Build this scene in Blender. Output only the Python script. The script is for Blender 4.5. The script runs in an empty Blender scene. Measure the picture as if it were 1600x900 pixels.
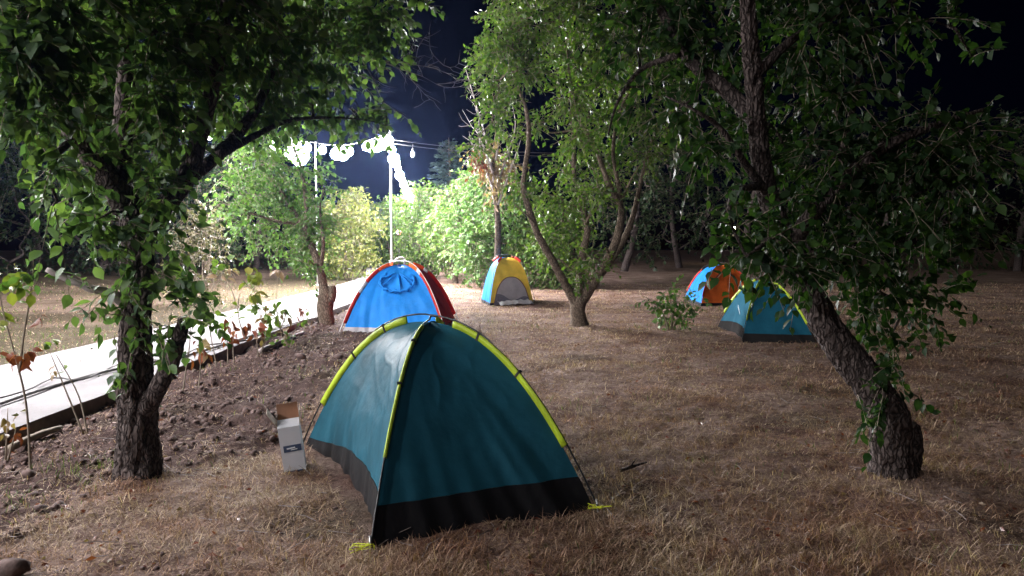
import bpy, math, random
import numpy as np
from mathutils import Vector, Matrix, noise as mnoise

random.seed(7)
RNG = np.random.default_rng(7)
scene = bpy.context.scene
COL = scene.collection
R = math.radians

# ------------------------------------------------------------------ camera, world, light settings
CAM_Z, FPX, PITCH = 1.6, 1200.0, math.atan(70 / 1200.0)
cam_data = bpy.data.cameras.new("camera")
cam_data.sensor_width = 36.0
cam_data.lens = 36.0 * FPX / 1600.0
cam_data.clip_end = 2000.0
cam_data.clip_start = 0.05
cam = bpy.data.objects.new("camera", cam_data)
cam.location = (0, 0, CAM_Z)
cam.rotation_euler = (math.pi / 2 - PITCH, 0, 0)
COL.objects.link(cam)
scene.camera = cam

world = bpy.data.worlds.new("World")
scene.world = world
world.use_nodes = True
wn = world.node_tree
bg = wn.nodes["Background"]
sky = wn.nodes.new("ShaderNodeTexSky")
sky.sky_type = 'NISHITA'
sky.sun_disc = False
sky.sun_elevation = R(-4.2)          # long after dusk
sky.ozone_density = 6.0
sky.dust_density = 0.0
sky.sun_rotation = R(-8.0)
wn.links.new(sky.outputs[0], bg.inputs[0])
bg.inputs[1].default_value = 0.022

FILL_SUN = bpy.data.lights.new("fill_light", 'SUN')  # added fill to lift the foreground, no source of its own in the scene
FILL_SUN.energy = 0.22
FILL_SUN.angle = R(10)
FILL_SUN.color = (1.0, 0.95, 0.95)
fill_obj = bpy.data.objects.new("fill_light", FILL_SUN)
fill_obj.rotation_euler = (R(52), 0, R(-28))
COL.objects.link(fill_obj)

BULB_STRENGTH = 1000.0
HAZE_DENSITY = 0.00018

scene.view_settings.view_transform = 'Standard'
scene.view_settings.look = 'None'
scene.view_settings.exposure = 0.27
scene.view_settings.gamma = 1.0
scene.render.engine = 'CYCLES'
cy = scene.cycles
cy.use_denoising = True
cy.max_bounces = 6
cy.diffuse_bounces = 3
cy.glossy_bounces = 2
cy.transmission_bounces = 3
cy.volume_bounces = 0
cy.transparent_max_bounces = 8
cy.sample_clamp_indirect = 3.0
cy.light_sampling_threshold = 0.002
cy.caustics_reflective = False
cy.caustics_refractive = False


# ------------------------------------------------------------------ geometry helpers
def P(px, py, d):
    """World point seen at photo pixel (px, py), d metres ahead of the camera."""
    xc, yc = (px - 800) / FPX, -(py - 450) / FPX
    c, s = math.cos(PITCH), math.sin(PITCH)
    v = np.array([xc, c + yc * s, -s + yc * c])
    v *= d / v[1]
    return np.array([v[0], v[1], v[2] + CAM_Z])


def GP(px, py, z=0.0):
    """Point at height z seen at photo pixel."""
    v = P(px, py, 1.0) - np.array([0, 0, CAM_Z])
    k = (z - CAM_Z) / v[2]
    return np.array([v[0] * k, v[1] * k, z])


def nz(x, y, z=0.0):
    return mnoise.noise(Vector((x, y, z)))


class MB:
    """Collects vertices and faces, builds ONE mesh object."""
    def __init__(self):
        self.v, self.f = [], []

    def add(self, verts, faces):
        o = len(self.v)
        self.v.extend([tuple(map(float, p)) for p in verts])
        self.f.extend([tuple(i + o for i in q) for q in faces])

    def box(self, c, size, rot=None):
        c = Vector(c)
        hx, hy, hz = size[0] / 2, size[1] / 2, size[2] / 2
        vs = []
        for dz in (-hz, hz):
            for dx, dy in ((-hx, -hy), (hx, -hy), (hx, hy), (-hx, hy)):
                p = Vector((dx, dy, dz))
                if rot is not None:
                    p = rot @ p
                vs.append(c + p)
        self.add(vs, [(3, 2, 1, 0), (4, 5, 6, 7), (0, 1, 5, 4), (1, 2, 6, 5), (2, 3, 7, 6), (3, 0, 4, 7)])

    def tube(self, pts, radii, seg=8, step=None, bark=0.0, cap=True):
        pts = [np.asarray(p, float) for p in pts]
        if step:
            pts, radii = resample(pts, radii, step)
        n = len(pts)
        vs, fs = [], []
        t0 = pts[1] - pts[0]
        t0 /= np.linalg.norm(t0) + 1e-9
        ref = np.array([1.0, 0, 0]) if abs(t0[0]) < 0.9 else np.array([0, 1.0, 0])
        nrm = ref - t0 * ref.dot(t0)
        nrm /= np.linalg.norm(nrm)
        for i in range(n):
            t = pts[min(i + 1, n - 1)] - pts[max(i - 1, 0)]
            t /= np.linalg.norm(t) + 1e-9
            nrm = nrm - t * nrm.dot(t)
            nrm /= np.linalg.norm(nrm) + 1e-9
            b = np.cross(t, nrm)
            for k in range(seg):
                a = 2 * math.pi * k / seg
                dv = nrm * math.cos(a) + b * math.sin(a)
                r = radii[i]
                if bark:
                    p = pts[i] + dv * r
                    rid = 1 - abs(nz(p[0] * 30, p[1] * 30, p[2] * 6)) * 3
                    rid2 = nz(p[0] * 6, p[1] * 6, p[2] * 4)
                    rid3 = nz(p[0] * 70, p[1] * 70, p[2] * 40)
                    r = r * (1 + 0.13 * rid2 * min(1, bark * 2)) + bark * 0.018 * (rid - 0.5) + bark * 0.014 * rid3
                vs.append(pts[i] + dv * r)
        for i in range(n - 1):
            for k in range(seg):
                k2 = (k + 1) % seg
                fs.append((i * seg + k, i * seg + k2, (i + 1) * seg + k2, (i + 1) * seg + k))
        if cap:
            fs.append(tuple(range(seg))[::-1])
            fs.append(tuple((n - 1) * seg + k for k in range(seg)))
        self.add(vs, fs)

    def ball(self, c, r, seg=10, rings=6, squash=1.0):
        c = np.asarray(c, float)
        vs, fs = [c + (0, 0, r * squash)], []
        for i in range(1, rings):
            a = math.pi * i / rings
            for k in range(seg):
                b = 2 * math.pi * k / seg
                vs.append(c + np.array([r * math.sin(a) * math.cos(b), r * math.sin(a) * math.sin(b), r * squash * math.cos(a)]))
        vs.append(c - (0, 0, r * squash))
        L = len(vs) - 1
        for k in range(seg):
            fs.append((0, 1 + k, 1 + (k + 1) % seg))
            fs.append((L, L - seg + (k + 1) % seg, L - seg + k))
        for i in range(rings - 2):
            for k in range(seg):
                a, b = 1 + i * seg + k, 1 + i * seg + (k + 1) % seg
                fs.append((a, a + seg, b + seg, b))
        self.add(vs, fs)

    def build(self, name, mat, parent=None, smooth=True, origin=None):
        me = bpy.data.meshes.new(name)
        o = np.zeros(3) if origin is None else np.asarray(origin, float)
        vs = [(p[0] - o[0], p[1] - o[1], p[2] - o[2]) for p in self.v]
        me.from_pydata(vs, [], self.f)
        me.materials.append(mat)
        if smooth:
            me.polygons.foreach_set("use_smooth", [True] * len(me.polygons))
        me.update()
        return link(name, me, parent, o if parent is None else None)


def link(name, me, parent=None, loc=None):
    ob = bpy.data.objects.new(name, me)
    COL.objects.link(ob)
    if parent is not None:
        ob.parent = parent
    if loc is not None:
        ob.location = tuple(loc)
    return ob


def resample(pts, radii, step):
    """Catmull-Rom through the points, roughly `step` apart."""
    P_ = [pts[0] * 2 - pts[1]] + list(pts) + [pts[-1] * 2 - pts[-2]]
    out, rad = [], []
    for i in range(len(pts) - 1):
        p0, p1, p2, p3 = P_[i], P_[i + 1], P_[i + 2], P_[i + 3]
        n = max(1, int(np.linalg.norm(p2 - p1) / step))
        for k in range(n):
            t = k / n
            out.append(0.5 * ((2 * p1) + (p2 - p0) * t + (2 * p0 - 5 * p1 + 4 * p2 - p3) * t * t + (3 * p1 - p0 - 3 * p2 + p3) * t ** 3))
            rad.append(radii[i] * (1 - t) + radii[i + 1] * t)
    out.append(pts[-1])
    rad.append(radii[-1])
    return out, rad


def np_mesh(name, V, F, mat, smooth=False):
    """Fast mesh from numpy arrays; F is (n, k) with constant k."""
    me = bpy.data.meshes.new(name)
    k = F.shape[1]
    me.vertices.add(len(V))
    me.vertices.foreach_set("co", np.ascontiguousarray(V, np.float32).ravel())
    me.loops.add(F.size)
    me.loops.foreach_set("vertex_index", np.ascontiguousarray(F, np.int32).ravel())
    me.polygons.add(len(F))
    me.polygons.foreach_set("loop_start", np.arange(0, F.size, k, dtype=np.int32))
    me.polygons.foreach_set("loop_total", np.full(len(F), k, np.int32))
    if smooth:
        me.polygons.foreach_set("use_smooth", np.ones(len(F), bool))
    me.materials.append(mat)
    me.update(calc_edges=True)
    me.validate()
    return me


def thing(name, label, cat, loc, group=None):
    o = bpy.data.objects.new(name, None)
    COL.objects.link(o)
    o.location = tuple(map(float, loc))
    o.empty_display_size = 0.1
    return tag(o, label, cat, group)


def tag(o, label, cat, group=None):
    o["label"] = label
    o["category"] = cat
    if group:
        o["group"] = group
    return o


def kind(o, k):
    o["kind"] = k
    return o


class Local:
    """Builds parts of a thing given in world coordinates."""
    def __init__(self, root):
        self.root, self.o = root, np.array(root.location)

    def part(self, mb, name, mat, parent=None, smooth=True):
        mb2 = MB()
        mb2.v = [(p[0] - self.o[0], p[1] - self.o[1], p[2] - self.o[2]) for p in mb.v]
        mb2.f = mb.f
        return mb2.build(name, mat, parent or self.root, smooth)


# ------------------------------------------------------------------ materials
def new_mat(name):
    m = bpy.data.materials.new(name)
    m.use_nodes = True
    nt = m.node_tree
    return m, nt, nt.nodes["Principled BSDF"]


def ramp(nt, fac, stops):
    r = nt.nodes.new("ShaderNodeValToRGB")
    els = r.color_ramp.elements
    while len(els) < len(stops):
        els.new(0.5)
    for e, (p, c) in zip(els, stops):
        e.position = p
        e.color = (*c, 1)
    nt.links.new(fac, r.inputs[0])
    return r.outputs[0]


def tex_noise(nt, scale, detail=4, rough=0.6, vec=None, mapping=None):
    n = nt.nodes.new("ShaderNodeTexNoise")
    n.inputs["Scale"].default_value = scale
    n.inputs["Detail"].default_value = detail
    n.inputs["Roughness"].default_value = rough
    if vec is None:
        g = nt.nodes.new("ShaderNodeNewGeometry")
        vec = g.outputs["Position"]
    if mapping:
        mp = nt.nodes.new("ShaderNodeMapping")
        mp.inputs["Scale"].default_value = mapping
        nt.links.new(vec, mp.inputs["Vector"])
        vec = mp.outputs[0]
    nt.links.new(vec, n.inputs["Vector"])
    return n.outputs["Fac"]


def bump(nt, bsdf, height, strength=0.4, dist=0.01):
    b = nt.nodes.new("ShaderNodeBump")
    b.inputs["Strength"].default_value = strength
    b.inputs["Distance"].default_value = dist
    nt.links.new(height, b.inputs["Height"])
    nt.links.new(b.outputs[0], bsdf.inputs["Normal"])


def mixc(nt, fac, a, b, mode='MIX'):
    m = nt.nodes.new("ShaderNodeMix")
    m.data_type = 'RGBA'
    m.blend_type = mode
    for s, v in ((m.inputs[0], fac), (m.inputs[6], a), (m.inputs[7], b)):
        if isinstance(v, bpy.types.NodeSocket):
            nt.links.new(v, s)
        elif isinstance(v, (int, float)):
            s.default_value = v
        else:
            s.default_value = (*v, 1)
    return m.outputs[2]


def simple(name, col, rough=0.6, metal=0.0, var=0.25, scale=30, bumpd=0.0):
    m, nt, b = new_mat(name)
    f = tex_noise(nt, scale, 5)
    c = ramp(nt, f, [(0.3, tuple(x * (1 - var) for x in col)), (0.7, tuple(min(1, x * (1 + var)) for x in col))])
    nt.links.new(c, b.inputs["Base Color"])
    b.inputs["Roughness"].default_value = rough
    b.inputs["Metallic"].default_value = metal
    if bumpd:
        bump(nt, b, f, 0.6, bumpd)
    return m


def leaf_mat(name, dark, light, trans=0.35, rough=0.42, spec=0.35, patch=None):
    m, nt, b = new_mat(name)
    g = nt.nodes.new("ShaderNodeNewGeometry")
    oi = nt.nodes.new("ShaderNodeObjectInfo")
    ad = nt.nodes.new("ShaderNodeMath")
    ad.operation = 'ADD'
    nt.links.new(g.outputs["Random Per Island"], ad.inputs[0])
    nt.links.new(oi.outputs["Random"], ad.inputs[1])
    fr = nt.nodes.new("ShaderNodeMath")
    fr.operation = 'FRACT'
    nt.links.new(ad.outputs[0], fr.inputs[0])
    c = ramp(nt, fr.outputs[0], [(0.0, dark), (0.75, tuple((a + b2) / 2 for a, b2 in zip(dark, light))), (1.0, light)])
    if patch:
        pf = ramp(nt, tex_noise(nt, 1.7, 5, 0.65), [(0.42, (0, 0, 0)), (0.62, (1, 1, 1))])
        c = mixc(nt, pf, c, mixc(nt, 1.0, c, patch, 'MULTIPLY'))
    nt.links.new(c, b.inputs["Base Color"])
    b.inputs["Roughness"].default_value = rough
    b.inputs["Specular IOR Level"].default_value = spec
    tr = nt.nodes.new("ShaderNodeBsdfTranslucent")
    tc = mixc(nt, 1.0, c, (1.5, 1.7, 0.6), 'MULTIPLY')
    nt.links.new(tc, tr.inputs[0])
    mx = nt.nodes.new("ShaderNodeMixShader")
    mx.inputs[0].default_value = trans
    nt.links.new(b.outputs[0], mx.inputs[1])
    nt.links.new(tr.outputs[0], mx.inputs[2])
    nt.links.new(mx.outputs[0], nt.nodes["Material Output"].inputs[0])
    return m


def fabric(name, col, rough=0.42, trans=0.22, spec=0.4):
    m, nt, b = new_mat(name)
    f = tex_noise(nt, 5, 4)
    c = ramp(nt, f, [(0.3, tuple(x * 0.85 for x in col)), (0.7, tuple(x * 1.12 for x in col))])
    nt.links.new(c, b.inputs["Base Color"])
    b.inputs["Roughness"].default_value = rough
    b.inputs["Specular IOR Level"].default_value = spec
    f2 = tex_noise(nt, 16, 3, 0.5)
    bump(nt, b, f2, 0.35, 0.012)
    tr = nt.nodes.new("ShaderNodeBsdfTranslucent")
    nt.links.new(c, tr.inputs[0])
    mx = nt.nodes.new("ShaderNodeMixShader")
    mx.inputs[0].default_value = trans
    nt.links.new(b.outputs[0], mx.inputs[1])
    nt.links.new(tr.outputs[0], mx.inputs[2])
    nt.links.new(mx.outputs[0], nt.nodes["Material Output"].inputs[0])
    return m


def bark_mat(name, dark, light):
    m, nt, b = new_mat(name)
    vo = nt.nodes.new("ShaderNodeTexVoronoi")
    vo.feature = 'DISTANCE_TO_EDGE'
    vo.inputs["Scale"].default_value = 34
    gm = nt.nodes.new("ShaderNodeNewGeometry")
    wob = nt.nodes.new("ShaderNodeTexNoise")
    wob.inputs["Scale"].default_value = 11
    nt.links.new(gm.outputs["Position"], wob.inputs["Vector"])
    va = nt.nodes.new("ShaderNodeVectorMath")
    va.operation = 'MULTIPLY_ADD'
    va.inputs[1].default_value = (.09, .09, .09)
    nt.links.new(wob.outputs["Color"], va.inputs[0])
    nt.links.new(gm.outputs["Position"], va.inputs[2])
    vm = nt.nodes.new("ShaderNodeMapping")
    vm.inputs["Scale"].default_value = (1, 1, .26)
    nt.links.new(va.outputs[0], vm.inputs["Vector"])
    nt.links.new(vm.outputs[0], vo.inputs["Vector"])
    crack = ramp(nt, vo.outputs["Distance"], [(0.0, (0, 0, 0)), (0.22, (1, 1, 1))])
    f1 = tex_noise(nt, 30, 6, 0.75, mapping=(1, 1, 0.4))
    f2 = tex_noise(nt, 3, 3)
    c1 = ramp(nt, f1, [(0.35, dark), (0.65, light)])
    c = mixc(nt, f2, c1, tuple(x * 0.8 for x in light), 'MIX')
    c = mixc(nt, 0.6, c1, c)
    c = mixc(nt, crack, tuple(x * 0.6 for x in dark), c)
    nt.links.new(c, b.inputs["Base Color"])
    b.inputs["Roughness"].default_value = 0.9
    b.inputs["Specular IOR Level"].default_value = 0.15
    hs = nt.nodes.new("ShaderNodeMath")
    hs.operation = 'MULTIPLY_ADD'
    hs.inputs[1].default_value = 0.7
    nt.links.new(f1, hs.inputs[0])
    nt.links.new(crack, hs.inputs[2])
    bump(nt, b, hs.outputs[0], 1.0, 0.012)
    return m


def emis(name, col, strength):
    m, nt, b = new_mat(name)
    b.inputs["Base Color"].default_value = (0.8, 0.8, 0.8, 1)
    b.inputs["Emission Color"].default_value = (*col, 1)
    b.inputs["Emission Strength"].default_value = strength
    return m


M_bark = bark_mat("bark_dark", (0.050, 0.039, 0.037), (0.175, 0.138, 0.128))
M_bark2 = bark_mat("bark_grey_brown", (0.10, 0.075, 0.055), (0.26, 0.20, 0.15))
M_twig = simple("twig_bark", (0.20, 0.16, 0.12), 0.85, var=0.3, scale=20)
M_deadtwig = simple("dead_twig", (0.30, 0.26, 0.25), 0.85, var=0.3, scale=20)
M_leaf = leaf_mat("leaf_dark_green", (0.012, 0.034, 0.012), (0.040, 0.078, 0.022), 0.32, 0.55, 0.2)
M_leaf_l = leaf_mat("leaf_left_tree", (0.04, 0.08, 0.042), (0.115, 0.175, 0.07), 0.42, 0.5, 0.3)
M_leaf_mid = leaf_mat("leaf_mid_green", (0.038, 0.085, 0.018), (0.13, 0.19, 0.04), .4)
M_leaf_bright = leaf_mat("leaf_fresh_green", (0.045, 0.10, 0.028), (0.13, 0.21, 0.07))
M_leaf_yel = leaf_mat("leaf_yellow_green", (0.09, 0.13, 0.03), (0.24, 0.22, 0.06))
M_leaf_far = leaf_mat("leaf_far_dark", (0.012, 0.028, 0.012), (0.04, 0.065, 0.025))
M_leaf_dry = leaf_mat("leaf_dry_tan", (0.16, 0.10, 0.06), (0.36, 0.27, 0.19), 0.2)
M_leaf_rust = leaf_mat("leaf_dry_rust", (0.10, 0.025, 0.015), (0.24, 0.07, 0.04), 0.25)
M_leaf_olive = leaf_mat("leaf_withered_olive", (0.05, 0.05, 0.028), (0.13, 0.115, 0.07), 0.2)
M_needle = leaf_mat("conifer_needles", (0.03, 0.055, 0.045), (0.07, 0.10, 0.085), 0.1)

M_bulb = emis("lit_bulb", (1.0, 0.975, 0.985), BULB_STRENGTH)
M_bulb_off = simple("unlit_bulb_glass", (0.75, 0.78, 0.82), 0.15, var=0.05)
M_socket = simple("socket_plastic", (0.03, 0.03, 0.03), 0.5)
M_cable = simple("cable_rubber", (0.06, 0.055, 0.055), 0.6)
M_hose = simple("hose_grey", (0.16, 0.15, 0.15), 0.6)
M_whitepaint = simple("white_paint", (0.78, 0.78, 0.78), 0.4, var=0.06)
M_black = simple("black_plastic", (0.012, 0.012, 0.013), 0.45)
M_pole = simple("fibreglass_pole", (0.02, 0.02, 0.022), 0.3)
M_lime = fabric("lime_sleeve", (0.55, 0.72, 0.04), 0.5, 0.2)
M_teal = fabric("teal_nylon", (0.023, 0.135, 0.200), 0.5, 0.27, 0.25)
M_teal_front = M_teal
M_tub = fabric("black_tub_floor", (0.014, 0.014, 0.016), 0.5, 0.0, 0.2)
M_tub2 = fabric("matte_tub_floor", (0.020, 0.019, 0.019), 0.85, 0.0, 0.03)  # more matt and slightly paler than the black tub
M_greytub = fabric("grey_tub_floor", (0.30, 0.29, 0.31), 0.5, 0.1)
M_teal2 = fabric("teal_nylon_matte", (0.014, 0.10, 0.16), 0.8, 0.06, 0.05)  # darker and more matt than the nearest tent's nylon
M_blue = fabric("blue_nylon", (0.012, 0.215, 0.66), 0.6, 0.25, 0.15)
M_red = fabric("red_nylon", (0.60, 0.045, 0.03), 0.55, 0.25, .2)
M_orange = fabric("orange_nylon", (0.85, 0.17, 0.03), 0.55, 0.25, .2)
M_yellow = fabric("yellow_nylon", (0.85, 0.52, 0.06), 0.55, 0.25, .2)
M_white_fab = fabric("white_nylon", (0.75, 0.73, 0.72), 0.5, 0.2)
M_mesh = fabric("insect_mesh", (0.34, 0.31, 0.33), 0.8, 0.2)
M_silver = simple("silver_mat", (0.65, 0.64, 0.66), 0.3, metal=0.6, var=0.1)
M_cord = simple("neon_cord", (0.62, 0.68, 0.03), 0.6, var=0.1)
M_carton = simple("white_carton", (0.62, 0.62, 0.66), 0.6, var=0.06, scale=8)
M_kraft = simple("kraft_board", (0.34, 0.17, 0.10), 0.8, var=0.12, scale=12)
M_kraft_l = simple("pale_board", (0.42, 0.33, 0.25), 0.8, var=0.1, scale=12)
M_label = simple("blue_label", (0.05, 0.075, 0.14), 0.5, var=0.1)
M_print = simple("white_print", (0.75, 0.77, 0.8), 0.5, var=0.05)


def ground_material():
    m, nt, b = new_mat("dry_ground")
    g = nt.nodes.new("ShaderNodeNewGeometry")
    pos = g.outputs["Position"]
    n1 = tex_noise(nt, 1.1, 6, 0.65, pos)
    n2 = tex_noise(nt, 14, 6, 0.75, pos)
    n3 = tex_noise(nt, 70, 3, 0.7, pos)
    straw = ramp(nt, n2, [(0.3, (0.075, 0.046, 0.038)), (0.5, (0.29, 0.20, 0.167)), (0.72, (0.48, 0.37, 0.29))])
    redd = ramp(nt, n2, [(0.3, (0.06, 0.033, 0.027)), (0.7, (0.24, 0.135, 0.105))])
    base = mixc(nt, ramp(nt, n1, [(0.42, (0, 0, 0)), (0.62, (1, 1, 1))]), straw, redd)
    # tilled soil along the kerb: a strip whose edge wanders
    at = nt.nodes.new("ShaderNodeAttribute")
    at.attribute_name = "soil"
    soilc = ramp(nt, n2, [(0.3, (0.05, 0.031, 0.029)), (0.55, (0.125, 0.08, 0.071)), (0.8, (0.23, 0.155, 0.13))])
    base = mixc(nt, at.outputs["Fac"], base, soilc)
    at2 = nt.nodes.new("ShaderNodeAttribute")
    at2.attribute_name = "green"
    grn = ramp(nt, n2, [(0.3, (0.04, 0.034, 0.02)), (0.7, (0.115, 0.09, 0.055))])
    base = mixc(nt, at2.outputs["Fac"], base, grn)
    nt.links.new(base, b.inputs["Base Color"])
    b.inputs["Roughness"].default_value = 0.95
    b.inputs["Specular IOR Level"].default_value = 0.1
    h = nt.nodes.new("ShaderNodeMath")
    h.operation = 'ADD'
    nt.links.new(n2, h.inputs[0])
    nt.links.new(n3, h.inputs[1])
    bump(nt, b, h.outputs[0], 1.0, 0.05)
    return m


def path_material():
    m, nt, b = new_mat("pale_concrete")
    n1 = tex_noise(nt, 1.3, 5, 0.6)
    n2 = tex_noise(nt, 40, 4, 0.6)
    c = ramp(nt, n1, [(0.3, (0.155, 0.143, 0.15)), (0.7, (0.25, 0.232, 0.242))])
    c = mixc(nt, ramp(nt, n2, [(0.25, (0.6, 0.6, 0.6)), (0.5, (1, 1, 1))]), (0.13, 0.115, 0.11), c)
    nt.links.new(c, b.inputs["Base Color"])
    b.inputs["Roughness"].default_value = 0.85
    bump(nt, b, n2, 0.4, 0.004)
    return m


M_ground = ground_material()
M_path = path_material()
M_kerb = simple("brown_concrete_edge", (0.15, 0.105, 0.09), 0.9, var=0.4, scale=9, bumpd=0.02)  # edge face browner and darker than the path top
M_straw = leaf_mat("straw_blade", (0.16, 0.08, 0.062), (0.74, 0.58, 0.43), 0.2, 0.6, 0.2, (0.74, 0.57, 0.51))
M_greenblade = leaf_mat("green_blade", (0.05, 0.09, 0.02), (0.16, 0.20, 0.07), 0.3, 0.5, 0.2)
M_clod = simple("soil_clod", (0.115, 0.075, 0.067), 0.95, var=0.55, scale=18, bumpd=0.015)

# ------------------------------------------------------------------ ground
X_R, X_L = -4.0, -6.2            # path edges


def smooth(a, b, x):
    t = min(1, max(0, (x - a) / (b - a)))
    return t * t * (3 - 2 * t)


def soil_amount(x, y):
    edge = -2.15 + 0.55 * nz(x * 0.9, y * 0.55, 3) + (0.25 if y < 9 else 0.0) - 0.55 * smooth(4.5, 3.2, y) * 0
    edge -= 0.9 * smooth(6.4, 4.6, y)
    a = smooth(edge + 0.35, edge - 0.25, x) * smooth(-4.5, -4.0, x)
    return a * smooth(19, 16.5, y)


def green_amount(x, y):
    if x < X_L:
        return smooth(0.0, 0.5, nz(x * 0.35, y * 0.35, 9) + 0.25 + 0.5 * smooth(3.5, 0.5, X_L - x)) * 0.5 + 0.45
    return 0.55 * smooth(0.25, 0.6, nz(x * 0.8, y * 0.8, 5)) + 0.25 * smooth(3, 8, x)


def ground_z(x, y):
    s = soil_amount(x, y)
    z = 0.030 * nz(x * 1.8, y * 1.8) + 0.022 * nz(x * 6, y * 6, 2) + 0.03 * nz(x * 0.5, y * 0.5, 4)
    if s > 0:
        z += s * (0.055 * nz(x * 3, y * 3, 7) + 0.06 * abs(nz(x * 6, y * 6, 8)) + 0.04 * nz(x * 13, y * 13, 11))
    if X_L - 0.1 < x < X_R + 0.05 and y < 40:
        z = min(z, 0.02)
    return z


def build_ground():
    def axis(lo_far, lo, hi, hi_far, step):
        a = list(np.arange(lo, hi + 1e-6, step))
        s, x = step, lo
        left = []
        while x > lo_far:
            s *= 1.22
            x -= s
            left.append(x)
        s, x = step, hi
        right = []
        while x < hi_far:
            s *= 1.22
            x += s
            right.append(x)
        return np.array(left[::-1] + a + right)
    xs = axis(-140, -5.5, 4.5, 140, 0.06)
    ys = axis(-60, 2.6, 13, 150, 0.06)
    nx, ny = len(xs), len(ys)
    V = np.zeros((nx * ny, 3))
    soil = np.zeros(nx * ny)
    green = np.zeros(nx * ny)
    k = 0
    for y in ys:
        for x in xs:
            V[k] = (x, y, ground_z(x, y))
            soil[k] = soil_amount(x, y)
            green[k] = green_amount(x, y)
            k += 1
    i, j = np.meshgrid(np.arange(nx - 1), np.arange(ny - 1))
    a = (j * nx + i).ravel()
    F = np.stack([a, a + 1, a + nx + 1, a + nx], 1)
    me = np_mesh("ground", V, F, M_ground, True)
    for nm, arr in (("soil", soil), ("green", green)):
        at = me.attributes.new(nm, 'FLOAT', 'POINT')
        at.data.foreach_set("value", arr.astype(np.float32))
    kind(link("ground", me), "structure")


build_ground()


# ------------------------------------------------------------------ path (slabs cast in lengths) with a raised dark edge
def path_centre(y):
    return -5.1 - 3.4 * smooth(27, 60, y), 1.1 + 0.6 * smooth(28, 55, y)


def build_path():
    mb, kb = MB(), MB()
    ys = list(np.arange(-14, 12, 0.25)) + list(np.arange(12, 62, 0.8))
    rows, edge = [], []
    zt = 0.12
    for y in ys:
        c, hw = path_centre(y)
        jr = 0.03 * nz(0, y * 1.7) + 0.015 * nz(3, y * 6)
        rows.append(((c - hw + 0.04 * nz(5, y * 1.3), y), (c + hw + jr, y)))
    n = len(ys)
    nxs = 6
    vs, fs = [], []
    for (l, y), (r, _) in rows:
        for k in range(nxs + 1):
            t = k / nxs
            x = l + (r - l) * t
            vs.append((x, y, zt + 0.006 * nz(x * 1.2, y * 1.2)))
    for i in range(n - 1):
        for k in range(nxs):
            a = i * (nxs + 1) + k
            fs.append((a, a + 1, a + nxs + 2, a + nxs + 1))
    mb.add(vs, fs)
    p = kind(mb.build("path", M_path, None), "structure")
    for side in (1, 0):
        vs, fs = [], []
        for i, row in enumerate(rows):
            x, y = row[side]
            o = (1 if side else -1)
            for z, dx in ((zt - 0.002 + 0.006 * nz(x * 1.2, y * 1.2), 0.0), (zt - 0.02, 0.012), (0.04, 0.02 + 0.015 * nz(y * 5, 2)), (-0.12, 0.03)):
                vs.append((x + o * dx, y, z))
        for i in range(n - 1):
            for k in range(3):
                a = i * 4 + k
                fs.append((a, a + 4, a + 5, a + 1) if side else (a, a + 1, a + 5, a + 4))
        kb.add(vs, fs)
    e = kb.build("path_edge", M_kerb, p)
    return p


build_path()

# ------------------------------------------------------------------ leaves and twigs
# leaf template: base, two widths, tip, with a folded midrib
LT = np.array([(0, 0, 0), (-0.27, 0.22, 0.07), (0, 0.22, 0.0), (0.27, 0.22, 0.07),
               (-0.31, 0.55, 0.06), (0, 0.55, -0.02), (0.31, 0.55, 0.06), (0, 1.0, -0.14)])
LF = np.array([(0, 2, 1), (0, 3, 2), (1, 2, 5), (1, 5, 4), (2, 3, 6), (2, 6, 5), (4, 5, 7), (5, 6, 7)])
LT4 = np.array([(0, 0, 0), (-0.32, 0.42, 0.08), (0, 0.45, -0.03), (0.32, 0.42, 0.08), (0, 1.0, -0.12)])
LF4 = np.array([(0, 2, 1), (0, 3, 2), (1, 2, 4), (2, 3, 4)])


def frames(dirs, rng, up=None):
    """Orthonormal frames (X side, D along, N normal) for leaf directions."""
    D = dirs / (np.linalg.norm(dirs, axis=1, keepdims=True) + 1e-9)
    ref = rng.normal(0, 0.55, D.shape) + np.array([0, 0, 1.0])
    N = ref - D * (ref * D).sum(1, keepdims=True)
    N /= np.linalg.norm(N, axis=1, keepdims=True) + 1e-9
    X = np.cross(D, N)
    return X, D, N


def leaf_mesh_arrays(pos, X, D, N, size, tmpl, faces, wid=1.0):
    n, k = len(pos), len(tmpl)
    V = (pos[:, None, :] + size[:, None, None] * (tmpl[None, :, 0, None] * wid * X[:, None, :] +
         tmpl[None, :, 1, None] * D[:, None, :] + tmpl[None, :, 2, None] * N[:, None, :]))
    F = faces[None] + (np.arange(n) * k)[:, None, None]
    return V.reshape(-1, 3), F.reshape(-1, 3)


_leaf_cache = {}


def shared_leaf(mat, curl=0.0):
    key = (mat.name, curl)
    if key not in _leaf_cache:
        T = LT.copy()
        if curl:
            T[:, 2] -= curl * T[:, 1] ** 2
            T[:, 0] *= 0.75
        me = np_mesh("leaf", T, LF, mat, True)
        _leaf_cache[key] = me
    return _leaf_cache[key]


def place_leaf(parent, o, pos, X, D, N, s, me, name="leaf"):
    ob = bpy.data.objects.new(name, me)
    COL.objects.link(ob)
    ob.parent = parent
    p = pos - o
    ob.matrix_local = Matrix(((X[0] * s, D[0] * s, N[0] * s, p[0]), (X[1] * s, D[1] * s, N[1] * s, p[1]),
                              (X[2] * s, D[2] * s, N[2] * s, p[2]), (0, 0, 0, 1)))
    return ob


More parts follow.
